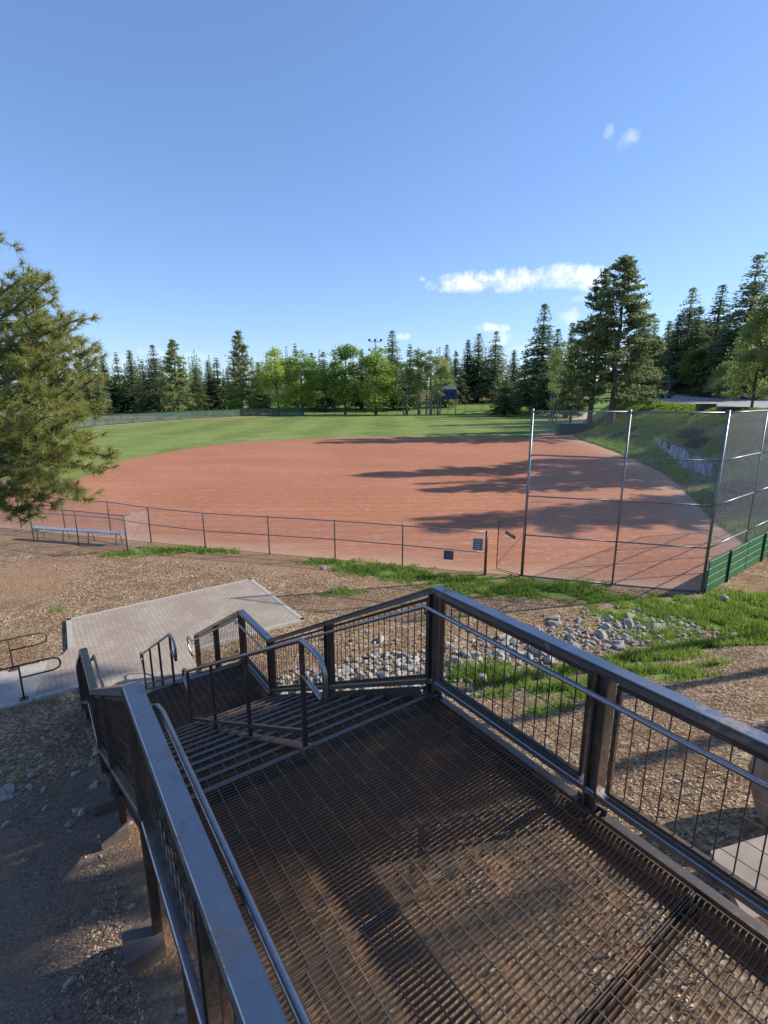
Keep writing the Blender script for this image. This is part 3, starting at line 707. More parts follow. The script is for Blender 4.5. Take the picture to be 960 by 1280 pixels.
# ------------------------------------------------------------------ trees
def trunk_mb(h,r,rs,lean=0,n=8,top=.96):
    pts=[];rr=[]
    for k in range(9):
        f_=k/8; pts.append((lean*f_*h+rs.normal()*r*.15*(k>0),rs.normal()*r*.15*(k>0),f_*h*top)); rr.append(max(.02,r*(1-f_)**.8*(1.25 if k==0 else 1)))
    return MB().tube(pts,rr,n),pts
def fir_mesh(h,r,seed,gaps=0,clump=.55,full=.9,low=.08,droop=.28):
    rs=np.random.RandomState(seed); C=[];Sz=[]; tb,_=trunk_mb(h,h*.016,rs)
    z=h*low
    while z<h*.99:
        f_=z/h; L0=r*min(1.0,(1-f_)**full*1.08)*(.75+.25*min(1,(f_-low)/.12+.3))+.12
        nb=int(5+5*(1-f_)*1.3)
        if rs.rand()>gaps:
            a0=rs.uniform(0,6.28)
            for k in range(nb):
                L_=L0*rs.uniform(.62,1.18); a=a0+6.28*k/nb+rs.normal()*.15; up=rs.uniform(.0,.25)
                m=max(2,int(L_/.3)); t=np.linspace(.12,1,m)**.9
                x=np.cos(a)*L_*t; y=np.sin(a)*L_*t; zz=z+L_*(up*t-droop*t*t*1.6)
                wd_=.18+.22*L_*(1-t)*.6
                for _ in range(4):
                    C.append(np.stack([x+rs.normal(size=m)*wd_,y+rs.normal(size=m)*wd_,zz+rs.normal(size=m)*.09],1)); Sz.append(np.full(m,clump)*rs.uniform(.6,1.2,m)*(.55+.45*(1-f_)))
                if L_>.8:
                    tb.tube([(0,0,z),(x[-1]*.7,y[-1]*.7,z+L_*.7*(up-droop*.8))],[.04,.01],3,False)
        z+=h*.0145*rs.uniform(.6,1.4)*(1+.3*(1-f_))
    C.append(np.array([[0,0,h*q_] for q_ in np.linspace(.93,1.0,8)])); Sz.append(np.full(8,.3))
    C=np.concatenate(C);Sz=np.concatenate(Sz)
    return tb,rand_quads(C,Sz,rs,.35,.55),h
def pine_mesh(h,r,seed,low=.18,dens=1.0,clump=.42,tuftr=.42):
    rs=np.random.RandomState(seed); C=[];Sz=[]; tb,_=trunk_mb(h,h*.019,rs)
    z=h*low
    while z<h*.985:
        f_=(z/h-low)/(1-low); prof=min(1,(1-f_)**.92*1.12+.03)*(.78+.22*min(1,f_/.18)); L0=r*prof+.35
        for k in range(int(3+3*rs.rand())):
            L_=L0*rs.uniform(.5,1.2); a=rs.uniform(0,6.28); up=rs.uniform(.05,.5)*(.4+f_)
            end=np.array([math.cos(a)*L_,math.sin(a)*L_,z+L_*up-.12*L_*(1-f_)])
            tb.tube([(0,0,z),(end[0]*.5,end[1]*.5,z+L_*up*.3),tuple(end)],[.07*(1.2-f_),.045,.015],4,False)
            nt_=int((2+L_*3.2)*dens)
            for _ in range(nt_):
                t=rs.uniform(.35,1.05); c=np.array([end[0]*t,end[1]*t,z+(end[2]-z)*t*(.6+.4*t)])+rs.normal(size=3)*np.array([.35,.35,.2])*(.4+.25*L_*.4)
                m=11; C.append(c+rs.normal(size=(m,3))*tuftr*.5*np.array([1,1,.6])); Sz.append(rs.uniform(.6,1.2,m)*clump)
        z+=h*.02*rs.uniform(.6,1.4)
    C=np.concatenate(C);Sz=np.concatenate(Sz)
    return tb,rand_quads(C,Sz,rs,.1,.5),h
def leaf_mesh(h,r,seed,low=.2,n=7000,size=.34,blobs=26,squash=1.0,stems=1,sparse=0):
    rs=np.random.RandomState(seed); tb=MB(); 
    ends=[]
    for sidx in range(stems):
        lean=rs.normal()*.04 if stems==1 else rs.uniform(-.12,.12); off=(rs.normal()*.5*(stems>1),rs.normal()*.5*(stems>1))
        pts=[(off[0]+lean*h*k/6,off[1]+rs.normal()*.05,h*.88*k/6) for k in range(7)]
        tb.tube(pts,[h*.017*(1-k/7.5)/(stems**.35) for k in range(7)],6); ends.append(pts)
    C=[];Sz=[]
    for b in range(blobs):
        f_=rs.uniform(0,1)**.85; z=h*(low+(1-low)*f_*.93); prof=math.sin(math.pi*min(1,max(.05,(f_*.82+.16))))**.7
        a=rs.uniform(0,6.28); rad=r*prof*rs.uniform(.35,.85)*squash; pts=ends[b%stems]; k=min(6,int(z/h*6.8)); bx,by=pts[k][0],pts[k][1]
        c=np.array([bx+math.cos(a)*rad,by+math.sin(a)*rad,z]); br=r*rs.uniform(.22,.42)
        tb.tube([(bx,by,max(.1*h,z-rad*.9)),(bx*.4+c[0]*.6,by*.4+c[1]*.6,z-rad*.25),tuple(c)],[.08,.05,.015],4,False)
        m=n//blobs; d=rs.normal(size=(m,3)); d/=np.linalg.norm(d,axis=1)[:,None]; rr=br*(rs.uniform(.2,1,m)**.5)*(1+.25*rs.normal(size=m))
        C.append(c+d*rr[:,None]*np.array([1,1,.8])); Sz.append(rs.uniform(.6,1.3,m)*size)
    C=np.concatenate(C);Sz=np.concatenate(Sz)
    keep=C[:,2]>h*low*.7
    return tb,rand_quads(C[keep],Sz[keep],rs,.1,.7),h
protos={}
def proto(key,gen,barkm,leafm):
    tb,Q,h=gen
    tm=D.meshes.new('trunk'); tm.from_pydata(tb.v,[],tb.f); tm.update(); tm.materials.append(barkm)
    n=len(Q); cm=D.meshes.new('crown'); V=np.asarray(Q,np.float32).reshape(-1,3)
    cm.vertices.add(len(V)); cm.vertices.foreach_set('co',V.ravel()); cm.loops.add(n*4); cm.loops.foreach_set('vertex_index',np.arange(n*4,dtype=np.int32))
    cm.polygons.add(n); cm.polygons.foreach_set('loop_start',np.arange(0,n*4,4,dtype=np.int32)); cm.update(calc_edges=True); cm.materials.append(leafm)
    protos[key]=(tm,cm,h)
for i in range(5): proto('F%d'%i,fir_mesh(25,[3.6,4.4,3.2,5.0,2.7][i],20+i,[.05,.1,.0,.12,.15][i],.66,[.95,.85,1.05,.88,.9][i]),M['bark'],M['fir'])
for i in range(3): proto('P%d'%i,pine_mesh(22,[4.6,5.6,3.8][i],40+i,[.15,.2,.3][i],[1.15,1,.9][i]),M['bark'],M['pine'])
proto('P3',pine_mesh(22,4.2,47,.58,1.25,.5,.5),M['bark'],M['pine']); proto('P4',pine_mesh(22,3.8,48,.60,.30,.66,.85),M['bark'],M['pine'])
for i in range(3): proto('D%d'%i,leaf_mesh(18,[6.0,5.0,5.6][i],60+i,[.14,.2,.1][i],9000,.42,34),M['bark'],M['leaf'])
for i in range(2): proto('A%d'%i,leaf_mesh(18,[3.4,3.0][i],70+i,[.25,.3][i],3600,.34,24,1,3),M['palebark'],M['aspen'])
proto('L0',leaf_mesh(10,3.2,80,.05,5000,.34,22),M['bark'],M['lime'])
proto('O0',leaf_mesh(16,5.6,81,.05,9500,.40,36),M['bark'],M['aspen'])
NAMES={'F':'fir_tree','P':'pine_tree','D':'maple_tree','A':'aspen_tree','L':'leafy_tree','O':'leafy_tree','B':'leafy_bush'}
def tree(key,x,y,h,label,w=1.0,group='trees beyond the ball field',z=None,cat='tree',name=None):
    tm,cm,h0=protos[key]; sc=h/h0
    root=empty(name or NAMES[key[0]],(x,y,(g(x,y) if z is None else z)-.05),label,cat,group)
    root.rotation_euler=(0,0,random.uniform(0,6.28)); root.scale=(sc*w,sc*w,sc)
    for m_,nm in ((tm,'trunk'),(cm,'crown')):
        o=D.objects.new(nm,m_); col.objects.link(o); o.parent=root
    return root
def tree_px(key,px,ytop,Y,wpx,label,**k):
    # image x of the trunk, image y of the tip, distance; wpx = crown width in photo pixels
    X=at(px,490,Y).x; z0=g(X,Y); top=at(px,ytop,Y).z; h=top-z0
    tm,cm,h0=protos[key]; co=np.empty(len(cm.vertices)*3,np.float32); cm.vertices.foreach_get('co',co); co=co.reshape(-1,3)
    w0=np.percentile(np.hypot(co[:,0],co[:,1]),97)*2*(h/h0); wm=wpx/F*Y
    return tree(key,X,Y,h,label,w=max(.5,min(2.4,wm/w0*(1.38 if key[0]=='F' else (1.1 if key[0] in 'DA' else .95)))),**k)
T=[ # key,px,ytop,Y,width,label
('F1',114,436,150,34,'broad fir just right of the big near pine, behind the left field fence'),
('F0',133,446,168,28,'dark fir second to the right of the near pine behind the left fence'),
('F4',150,440,172,18,'thin spire of a fir left of the bushier lit fir behind the fence'),
('F2',167,437,168,28,'slim pointed fir left of the broad fir behind the left fence'),
('F4',181,449,175,20,'short thin fir squeezed between a pointed fir and a broad fir'),
('F3',196,430,160,38,'tall broad fir directly left of the pine that stands at the fence'),
('P0',221,424,134,44,'ragged pine with a bare lower trunk at the left field fence'),
('F0',247,458,170,24,'small dark fir right of the pine at the left field fence'),
('F2',262,450,176,22,'narrow fir, left one of the twin spires right of the fence pine'),
('F4',273,447,174,22,'narrow fir, right one of the twin spires right of the fence pine'),
('F0',286,460,180,24,'short fir left of the very tall ragged pine'),
('P1',302,412,160,38,'very tall ragged pine rising above its neighbours left of the maples'),
('F2',324,452,178,26,'dark narrow fir between the tall ragged pine and the first maple'),
('D0',347,432,158,46,'left maple of the overlapping pair behind the left centre fence'),
('D2',377,438,160,50,'right maple of the overlapping pair behind the left centre fence'),
('F4',371,429,185,16,'fir tip poking out above the overlapping pair of maples'),
('F0',391,440,182,24,'fir rising behind the right shoulder of the maple pair'),
('F1',405,438,178,28,'dark fir filling the gap left of the middle maple'),
('D1',431,429,158,46,'upright middle maple with one dark trunk'),
('F2',452,436,182,26,'dark fir between the two rounded middle maples'),
('D2',470,434,157,62,'widest rounded maple, with a floodlight pole showing above it'),
('F0',490,412,180,34,'very tall narrow fir directly behind the gap right of the widest maple'),
('F4',512,430,182,22,'thin fir tip behind the left edge of the aspens'),
('A0',508,446,158,34,'leftmost slender aspen of the loose row left of the scoreboard'),
('A1',524,434,160,30,'second slender aspen from the left in the row by the scoreboard'),
('A0',538,436,158,34,'leaning aspen just left of the scoreboard, tallest of its row'),
('A1',549,442,156,28,'rightmost slender aspen touching the scoreboard'),
('F0',557,430,190,22,'narrow fir rising right behind the aspens at the scoreboard'),
('F1',569,438,205,28,'dark fir above and right of the scoreboard'),
('F2',583,424,215,26,'fir left of the tallest twin spires behind the distant ball field'),
('F0',596,416,215,32,'tall fir in the middle of the row behind the distant ball field'),
('F3',617,413,210,36,'tall layered fir left of the thin light pole'),
('F2',640,437,215,28,'shorter fir right of the thin light pole'),
('F1',655,447,220,26,'low fir between the light pole and the big steep fir'),
('F3',674,378,165,54,'big steep dark fir left of the right hand pine group'),
('F1',632,467,150,30,'small dark young fir standing alone on the grass left of the path'),
('L0',664,459,180,22,'bright lime green young tree beside the pale shed'),
('A0',695,424,112,34,'pale stemmed loose tree beside the dirt path right of the shed'),
('F0',692,410,150,34,'fir behind the pale stemmed tree, left of the largest pines'),
('F2',709,402,140,28,'pointed fir just left of the largest pines'),
('P2',741,336,84,70,'left stem of the two largest pines on the bank'),
('P0',767,318,80,108,'largest pine, wide and sunlit, standing at the top of the bank'),
('P1',716,425,90,48,'low branched pine at the foot of the two largest pines'),
('F1',796,374,120,38,'fir showing directly right of the largest pine'),
('F4',809,397,128,26,'narrow fir second right of the largest pine'),
('F2',827,400,130,30,'dark pointed fir above the parked vehicle'),
('F3',850,358,112,54,'tall broad fir above the green roofed cabin'),
('F4',872,398,118,30,'narrow fir filling the dip between the cabin fir and its taller neighbour'),
('F0',885,354,110,44,'tall fir left of the tallest fir at the right edge'),
('F3',923,316,98,78,'tallest fir near the right edge of the picture'),
('F1',948,364,90,50,'fir cut by the right edge, behind the olive lit tree'),
('O0',943,380,56,70,'olive leafy tree in full sun at the right edge above the parking lot'),
('D1',873,432,100,44,'small round leafy tree right of the green roofed cabin'),
('O0',905,450,84,40,'low leafy tree between the cabin and the olive lit tree'),
('F1',862,380,104,44,'dense dark fir directly behind the green roofed cabin'),
('F3',900,392,96,50,'bushy fir between the two tallest firs at the right'),
('F2',838,392,108,36,'pointed fir left of the tall fir above the cabin'),
('P2',815,420,96,34,'small dark pine behind the parked vehicle'),
]
for k,px,yt,Y,w,lab in T: tree_px(k,px,yt,Y,w,lab)
# bushes
def bush(px,py,Y,w,h,key,label):
    X=at(px,490,Y).x; tree(key,X,Y,h,label,w=w,cat='bush',name='leafy_bush',group='bushes beyond the ball field')
bush(292,0,155,1.6,6.5,'L0','wide light green bush below the very tall ragged pine')
bush(245,0,158,1.1,6.5,'D1','mid green bush right of the pine at the left fence')
bush(318,0,156,1.3,5.5,'L0','light green bush touching the left maple')
bush(650,0,190,1.6,6,'O0','olive bush at the edge of the distant ball field')
bush(820,0,88,1.2,5,'P0','dark low bush left of the green roofed cabin')
# young bank shrubs
def shrubQ(n,r,h,seed,size=.13):
    rs=np.random.RandomState(seed); d=rs.normal(size=(n,3)); d/=np.linalg.norm(d,axis=1)[:,None]; d[:,2]=abs(d[:,2])
    rr=rs.uniform(.35,1,n)**.5*(1+.3*rs.normal(size=n)*.5); C=d*rr[:,None]*np.array([r,r,h]); return rand_quads(C,rs.uniform(.6,1.3,n)*size,rs,.1,.6)
shr=[D.meshes.new('bank_shrub') for _ in range(3)]
for i in range(3):
    o=quads_obj('tmp',shrubQ(2600,1.3,1.0,90+i,.2),M['shrub']); shr[i]=o.data; D.objects.remove(o)
rsb=random.Random(5); cnt=0
for k in range(10):
    y=rsb.uniform(21,72); xb=np.interp(y,YB,XB); w_=9; x=xb+w_*rsb.uniform(.18,.75)
    if x/y>.85: continue
    cnt+=1
    o=D.objects.new('bank_shrub',rsb.choice(shr)); col.objects.link(o); o.location=(x,y,g(x,y)-.1); sc=rsb.uniform(.5,1.15); o.scale=(sc,sc,sc*rsb.uniform(.6,.9)); o.rotation_euler=(0,0,rsb.uniform(0,6))
    tag(o,'dark green low shrub growing on the bank below the parking lot','shrub','shrubs on the bank')
# distant forest mass
def forest():
    rs=np.random.RandomState(3); Vs=[]; co={}
    for k in ('F0','F1','F2','F4'):
        cm=protos[k][1]; a=np.empty(len(cm.vertices)*3,np.float32); cm.vertices.foreach_get('co',a); a=a.reshape(-1,4,3); co[k]=a[rs.permutation(len(a))[:900]]
    out=[]
    for i in range(230):
        Y=rs.uniform(186,240) if i<150 else rs.uniform(240,300); px=rs.uniform(-40,1000); X=(px-480)/F*Y*1.02; h=(rs.uniform(13,18) if i<150 else rs.uniform(16,23))/25
        if (560<px<770 and Y<262): continue
        q=co[rs.choice(['F0','F1','F2','F4'])].copy(); c=q.mean(1,keepdims=True); q=c+(q-c)*2.2
        a=rs.uniform(0,6.28); R=np.array([[math.cos(a),-math.sin(a),0],[math.sin(a),math.cos(a),0],[0,0,1]]); q=(q@R.T)*h; q+=np.array([X,Y,g(X,Y)]); out.append(q)
    o=quads_obj('distant_forest',np.concatenate(out),M['fir']); tag(o,kind='stuff')
forest()
# trees outside the frame on the right whose shade falls on the field and the stairs
for k,x,y,h in (('P1',41,52,21),('F3',44,47.5,20),('F3',50,38,24),('P1',44,35,20),('P1',36,43,15)):
    tree(k,x,y,h,'tall conifer at the edge of the parking lot above the field',group='shade trees above the field')
for k,x,y,h,w in (('P4',25,5.6,29,.55),('P4',20,3.6,21,.9),('P4',19.5,9.6,20,.6),('P3',25,15.9,28,.55),('P3',25.5,13.4,32,.5),('P3',25,10.9,28,.6),('P4',24.6,8.9,28,.55),('P4',20,-2.2,21,1.0),('P4',28,7.4,31,.5),('P3',28,4.2,40,.55)):
    tree(k,x,y,h,'tall pine beside the top of the stairs shading the landing',w=w,group='shade trees beside the stairs')
# ------------------------------------------------------------------ big near pine on the left
def near_pine():
    rs=np.random.RandomState(8); bx,by=-11.6,12.6; b=Vector((bx,by,g(bx,by)))
    t=empty('pine_tree',b,'large near pine with long sunlit needles at the left edge of the picture','tree')
    tb=MB(); H=13.5
    tb.tube([b+Vector((0,0,-.1)),b+Vector((.05,.02,3)),b+Vector((.1,0,6)),b+Vector((.0,.1,9)),b+Vector((.1,0,H))],[.32,.26,.2,.13,.03],10)
    tips=[(40,338,12.2),(62,348,12),(70,372,12.4),(100,398,12),(60,402,11.6),(95,432,11.8),(116,436,12.4),(60,450,11.2),(124,468,12.2),(92,478,11.5),(30,478,11),(130,505,12.6),(105,520,11.6),(66,510,10.8),(20,525,10.8),(122,545,12.2),(146,572,12),(95,560,11.3),(55,560,11),(12,570,10.8),(128,590,11.6),(98,612,11.2),(60,600,10.8),(30,618,10.9),(72,632,11.5),(5,632,11),(112,625,11.6),(4,300,12.6),(40,645,11.6),(-20,600,11.2),(-20,500,11),(70,425,13.4),(100,500,13.6),(60,540,13.6),(90,585,13.4),(30,590,13.2),(45,380,13.2),(80,460,13),(40,430,12),(50,490,12.5),(80,535,12.3),(35,545,12),(75,575,12),(110,478,13),(78,398,12.6)]
    Tc=[];Td=[]
    for px,py,Y in tips+[(95,410,12.9),(108,425,12.8),(118,455,12.9),(55,352,13)]:
        e=at(px,py,Y); L=(Vector((e.x,e.y,0))-Vector((bx,by,0))).length
        z0=e.z-L*rs.uniform(.15,.5) if py<560 else e.z+L*rs.uniform(.0,.22); z0=min(max(z0,b.z+2.2),b.z+H-1)
        s0=Vector((bx,by,z0)); mid=s0.lerp(e,.55)+Vector((rs.normal()*.1,rs.normal()*.1,-.18 if py<560 else .2))
        pts=[s0,s0.lerp(mid,.6),mid,mid.lerp(e,.55)+Vector((0,0,-.04)),e]
        tb.tube(pts,[.055,.045,.034,.022,.009],6,False)
        n=int(11+L*3.2)
        for k in range(n):
            f_=rs.uniform(.42,1.0)**.75; i=min(3,int(f_*4)); p=pts[i].lerp(pts[i+1],f_*4-i)
            off=Vector((rs.normal()*.34,rs.normal()*.34,rs.normal()*.16+.12))*(1.15-.5*f_); q=p+off
            tb.tube([p,q],[.012,.006],3,False); 
            Tc.append(q); dd=(off.normalized()+(e-s0).normalized()*.9+Vector((0,0,.5))).normalized(); Td.append(dd)
            if rs.rand()<.6: q2=p.lerp(q,.55)+Vector(rs.normal(size=3)*.07); Tc.append(q2); Td.append(dd)
        Tc.append(e); Td.append((e-mid).normalized())
    Tc=np.array([tuple(v) for v in Tc]); Td=np.array([tuple(v) for v in Td]); n=len(Tc); m=48
    C=np.repeat(Tc,m,0); Dn=np.repeat(Td,m,0); C=C-Dn*rs.uniform(0,.14,(n*m,1))
    d=Dn*.75+rs.normal(size=(n*m,3))*.62; d/=np.linalg.norm(d,axis=1)[:,None]; L=rs.uniform(.13,.25,(n*m,1))
    w=np.cross(d,rs.normal(size=(n*m,3))); w/=np.linalg.norm(w,axis=1)[:,None]; w*=.0065
    droop=np.array([0,0,-.02])
    Q=np.stack([C-w,C+w,C+d*L+droop],1)-np.array(b)
    tb.build('trunk',M['bark'],t,True)
    quads_obj('crown',Q,M['nearpine'],t,nv=3); print('near needles',len(Q))
near_pine()
# ------------------------------------------------------------------ ground cover
def grass():
    rs=np.random.RandomState(4); out=[]
    for x,y,rx,ry,d,h in GP:
        n=int(2600*d*rx*ry/(.25+.02*y*y*.12)); n=min(n,9000)
        a=rs.uniform(0,6.28,n); r=rs.uniform(0,1,n)**.62*1.55; X=x+np.cos(a)*r*rx; Y=y+np.sin(a)*r*ry
        kp=(noise2(X,Y,5,7)+.3*noise2(X,Y,13,8)-.55*r+rs.normal(size=n)*.14>-.6); X,Y=X[kp],Y[kp]; n=len(X); Z=gfun(X,Y); hh=h*rs.uniform(.4,1.2,n)*(1.2-.5*r[kp]); w=.006+.0009*y
        an=rs.uniform(0,6.28,n); wx,wy=np.cos(an)*w,np.sin(an)*w; lx,ly=rs.normal(size=n)*.35*hh,rs.normal(size=n)*.35*hh
        B0=np.stack([X-wx,Y-wy,Z-.01],1);B1=np.stack([X+wx,Y+wy,Z-.01],1);T_=np.stack([X+lx,Y+ly,Z+hh],1); out.append(np.stack([B0,B1,T_],1))
    o=quads_obj('grass',np.concatenate(out),M['grassb'],nv=3); tag(o,kind='stuff')
    print('blades',sum(len(q) for q in out))
    # bank grass
    n=170000; Y=14+rs.uniform(0,1,n)**1.3*75; xb=np.interp(Y,YB,XB); X=xb+rs.uniform(-.3,13,n); k=(X/Y<.9)&(noise2(X,Y,.8,9)+.5*noise2(X,Y,3,5)>-.15); X,Y=X[k],Y[k]; n=len(X); Z=gfun(X,Y)
    hh=rs.uniform(.12,.42,n); w=.012+.0011*Y; an=rs.uniform(0,6.28,n); wx,wy=np.cos(an)*w,np.sin(an)*w; lx,ly=rs.normal(size=n)*.3*hh,rs.normal(size=n)*.3*hh
    Q=np.stack([np.stack([X-wx,Y-wy,Z-.02],1),np.stack([X+wx,Y+wy,Z-.02],1),np.stack([X+lx,Y+ly,Z+hh],1)],1); o=quads_obj('bank_grass',Q,M['grassb'],nv=3); tag(o,kind='stuff')
grass()
def chips():
    rs=np.random.RandomState(6); n=190000
    Y=rs.uniform(0,1,n)**.8*19+1.0; X=rs.uniform(-.95,1.0,n)*Y*.82
    s=-.5735*X+.8192*Y; c=.8192*X+.5735*Y
    k=(noise2(X,Y,1.6,31)+.35*noise2(X,Y,6,32)+rs.normal(size=n)*.18>np.where(c<.3,.34,-.02))&~((s>11.4)&(s<17.6)&(c>-.5)&(c<6.4))&~((s>12.7)&(s<15.6)&(c<.3))&~((c>.2)&(c<2.9)&(s<9))&(Y<18.2-.28*X)&(grassmask(X,Y)<.4)
    X,Y=X[k],Y[k]; n=len(X); Z=gfun(X,Y)+rs.uniform(0,.02,n); sz=rs.uniform(.012,.042,n)*(1+.05*Y)
    Q=rand_quads(np.stack([X,Y,Z],1),sz,rs,.75,.38); o=quads_obj('wood_chips',Q,M['chips']); tag(o,kind='stuff')
chips()
M['litter']=M_simple('bark_litter',[(.34,(.09,.06,.04)),(.47,(.23,.165,.115)),(.6,(.38,.29,.21)),(.7,(.52,.43,.34))],13,.95,detail=2)
def litter():
    rs=np.random.RandomState(16); n=90000; Y=rs.uniform(0,1,n)**.8*12+.8; X=-rs.uniform(.05,1.0,n)*Y*.86-.1
    s=-.5735*X+.8192*Y; c=.8192*X+.5735*Y; k=(c<.28)&(s<11.6+.4*noise2(X,Y,2,3))&(noise2(X,Y,2.2,41)+.5*noise2(X,Y,7,42)+rs.normal(size=n)*.3>-.25); X,Y=X[k],Y[k]; n=len(X)
    sz=rs.uniform(.01,.038,n)*(1+.04*Y)*np.where(rs.rand(n)<.04,2.6,1); Q=rand_quads(np.stack([X,Y,gfun(X,Y)+rs.uniform(0,.012,n)],1),sz,rs,.8,.3)
    tag(quads_obj('bark_litter',Q,M['litter']),kind='stuff')
litter()
def rock_mesh(seed):
    rs=random.Random(seed); bm=bmesh.new(); bmesh.ops.create_icosphere(bm,subdivisions=2,radius=1)
    for _ in range(10):      # chop facets
        n=Vector((rs.gauss(0,1),rs.gauss(0,1),rs.gauss(0,.8))).normalized(); d=rs.uniform(.42,.8)
        for v in bm.verts:
            t=v.co.dot(n)-d
            if t>0: v.co-=n*t
    for v in bm.verts: v.co*=1+rs.uniform(-.03,.03)
    me=D.meshes.new('rock'); bm.to_mesh(me); bm.free(); me.materials.append(M['rock']); return me
rocks=[rock_mesh(i) for i in range(7)]
rr=random.Random(12); placed=[]
def rock(x,y,r,label,group,sink=.45,sc=None,mat=None,name='rock'):
    o=D.objects.new(name,rr.choice(rocks)); col.objects.link(o); o.location=(x,y,g(x,y)+r*(.5-sink)*.6)
    o.scale=sc or (r*rr.uniform(.8,1.25),r*rr.uniform(.7,1.1),r*rr.uniform(.5,.8)); o.rotation_euler=(rr.uniform(-.4,.4),rr.uniform(-.4,.4),rr.uniform(0,6.3))
    return tag(o,label,'rock',group)
def swrock(c,t_,r,label,group):
    s_=float(np.interp(c,SWC,SWS))-t_; p=S(s_,c); rock(p.x,p.y,r,label,group)
n=0
for k in range(285):
    c=rr.uniform(2.9,7.6) if k<165 else rr.uniform(6,15.5); t_=rr.gauss(.1,.62)
    t_=rr.gauss(.1,.8) if k<165 else t_
    swrock(c,t_,rr.uniform(.09,.24)*(1.1 if c>8 else .85),'pale angular rock lining the dry drainage swale right of the stairs','rocks in the drainage swale')
for k in range(20):
    c=rr.uniform(-3.4,-1.0); swrock(c,rr.gauss(.1,.5),rr.uniform(.08,.19),'grey shaded rock in the swale left of the stairs','rocks in the shaded swale')
for px,py,r,l in ((752,797,.26,'largest pale boulder at the right end of the rock pile below the rail'),(693,777,.27,'flat broad grey rock at the top of the rock pile'),(760,775,.2,'pale rock half in grass right of the rock pile'),(905,752,.22,'pale low rock in grass near the foot of the green boards'),(95,1015,.1,'pale flat stone on the dark mulch left of the stairs, the farther of two'),(88,1032,.1,'pale flat stone on the dark mulch left of the stairs, the nearer of two'),(87,1230,.06,'small light stone on the dark mulch near the bottom left corner'),(640,720,.1,'small grey stone in the grass by the gate'),(405,712,.16,'grey stone in the grass strip by the low fence')):
    p=hit(px,py); rock(p.x,p.y,r,l,None)
def small_stones():
    rs=np.random.RandomState(9); base=[]
    for m_ in rocks[:4]:
        vs=np.array([tuple(v.co) for v in m_.vertices]); fs=np.array([tuple(p.vertices) for p in m_.polygons]); base.append(vs[fs])
    out=[]
    for k in range(1500):
        c=rs.choice([rs.uniform(2.9,16),rs.uniform(-4,2.9)],p=[.88,.12]); t_=rs.normal()*.75; s_=np.interp(c,SWC,SWS)-t_; p=S(float(s_),float(c)); r=rs.uniform(.03,.10)
        a=rs.uniform(0,6.28); R=np.array([[math.cos(a),-math.sin(a),0],[math.sin(a),math.cos(a),0],[0,0,.65]]); q=(base[k%4]@R.T)*r+np.array([p.x,p.y,g(p.x,p.y)+r*.2]); out.append(q)
    for k in range(250):
        Y=rs.uniform(1.5,16); X=rs.uniform(-.9,.9)*Y*.8; s_=-.5735*X+.8192*Y; c=.8192*X+.5735*Y
        if (s_>11 and c>-1 and c<6.5) or s_>12.5: continue
        r=rs.uniform(.015,.05); q=base[k%4]*np.array([r,r,r*.6])+np.array([X,Y,g(X,Y)+r*.2]); out.append(q)
    o=quads_obj('small_stones',np.concatenate(out),M['rock'],nv=3); tag(o,kind='stuff')
small_stones()
# tall boulder and flagstone beside the landing
p=hit(975,1040); bo=D.objects.new('boulder',rock_mesh(33)); col.objects.link(bo); bo.data.materials.clear(); bo.data.materials.append(M['boulder'])
bo.location=(p.x+.1,p.y+.15,g(p.x,p.y)+.25); bo.scale=(.42,.42,.62); bo.rotation_euler=(.1,.1,.8); tag(bo,'big tan boulder half cut by the right edge beside the railing','boulder')
fs=hit(955,1110); mb=MB(); ring=[(-.55,-.35),(0,-.5),(.6,-.3),(.7,.25),(.2,.5),(-.45,.3)]
i=len(mb.v)
zf=g(fs.x,fs.y)
for zz in (-.08,.07):
    for x,y in ring: mb.v.append((fs.x+.15+x*1.0,fs.y+y*.9,zf+zz+.1*0))
mb.f=[(6,7,8,9,10,11),(5,4,3,2,1,0)]+[(k,(k+1)%6,6+(k+1)%6,6+k) for k in range(6)]
M['flag']=M_simple('flagstone_rock',[(.3,(.24,.19,.15)),(.7,(.38,.31,.25))],3,.9,0,.4,.01)
tag(mb.build('flagstone',M['flag']),'flat pale flagstone on the mulch in the lower right corner','stone')
# ------------------------------------------------------------------ distant furniture
def on(px,Y): X=at(px,490,Y).x; return Vector((X,Y,g(X,Y)))
# scoreboard
b=on(557,163); sb=empty('scoreboard',b,'small blue scoreboard on two thin posts beyond the outfield fence','scoreboard')
for dx in (-3.3,3.3):
    MB().tube([b+Vector((dx,0,0)),b+Vector((dx,0,8.0))],.13,6).build('post',M['lamp'],sb)
MB().box(b.x,b.y,b.z+6.1,7.0,.4,3.0).build('board',M['blue'],sb); MB().box(b.x,b.y-.0,b.z+8.1,6.6,.35,1.0).build('header_panel',M['white'],sb)
for dx in (-2,0,2): MB().box(b.x+dx,b.y-.24,b.z+6.3,1.1,.06,.8).build('score_window',M['black'],sb)
def light_pole(px,Y,ytop,label,arms,double=False):
    b=on(px,Y); top=at(px,ytop,Y); t=empty('light_pole',b,label,'light pole'); MB().tube([b,top],[.22,.12],6).build('pole',M['lamp'],t)
    hd=MB()
    for k,lv in enumerate((0,-3.0) if double else (0,)):
        z_=top.z+lv; MB().bar(Vector((top.x-arms,top.y,z_)),Vector((top.x+arms,top.y,z_)),.15,.15).build('cross_arm',M['lamp'],t)
        for dx in np.linspace(-arms,arms,3 if not double or k==0 else 2): MB().box(top.x+dx,top.y-.3,z_+.45,.75,.6,.65).build('lamp_head',M['lamp'],t)
light_pole(469,175,427,'floodlight pole with several lamp heads rising above the widest maple',1.9,True)
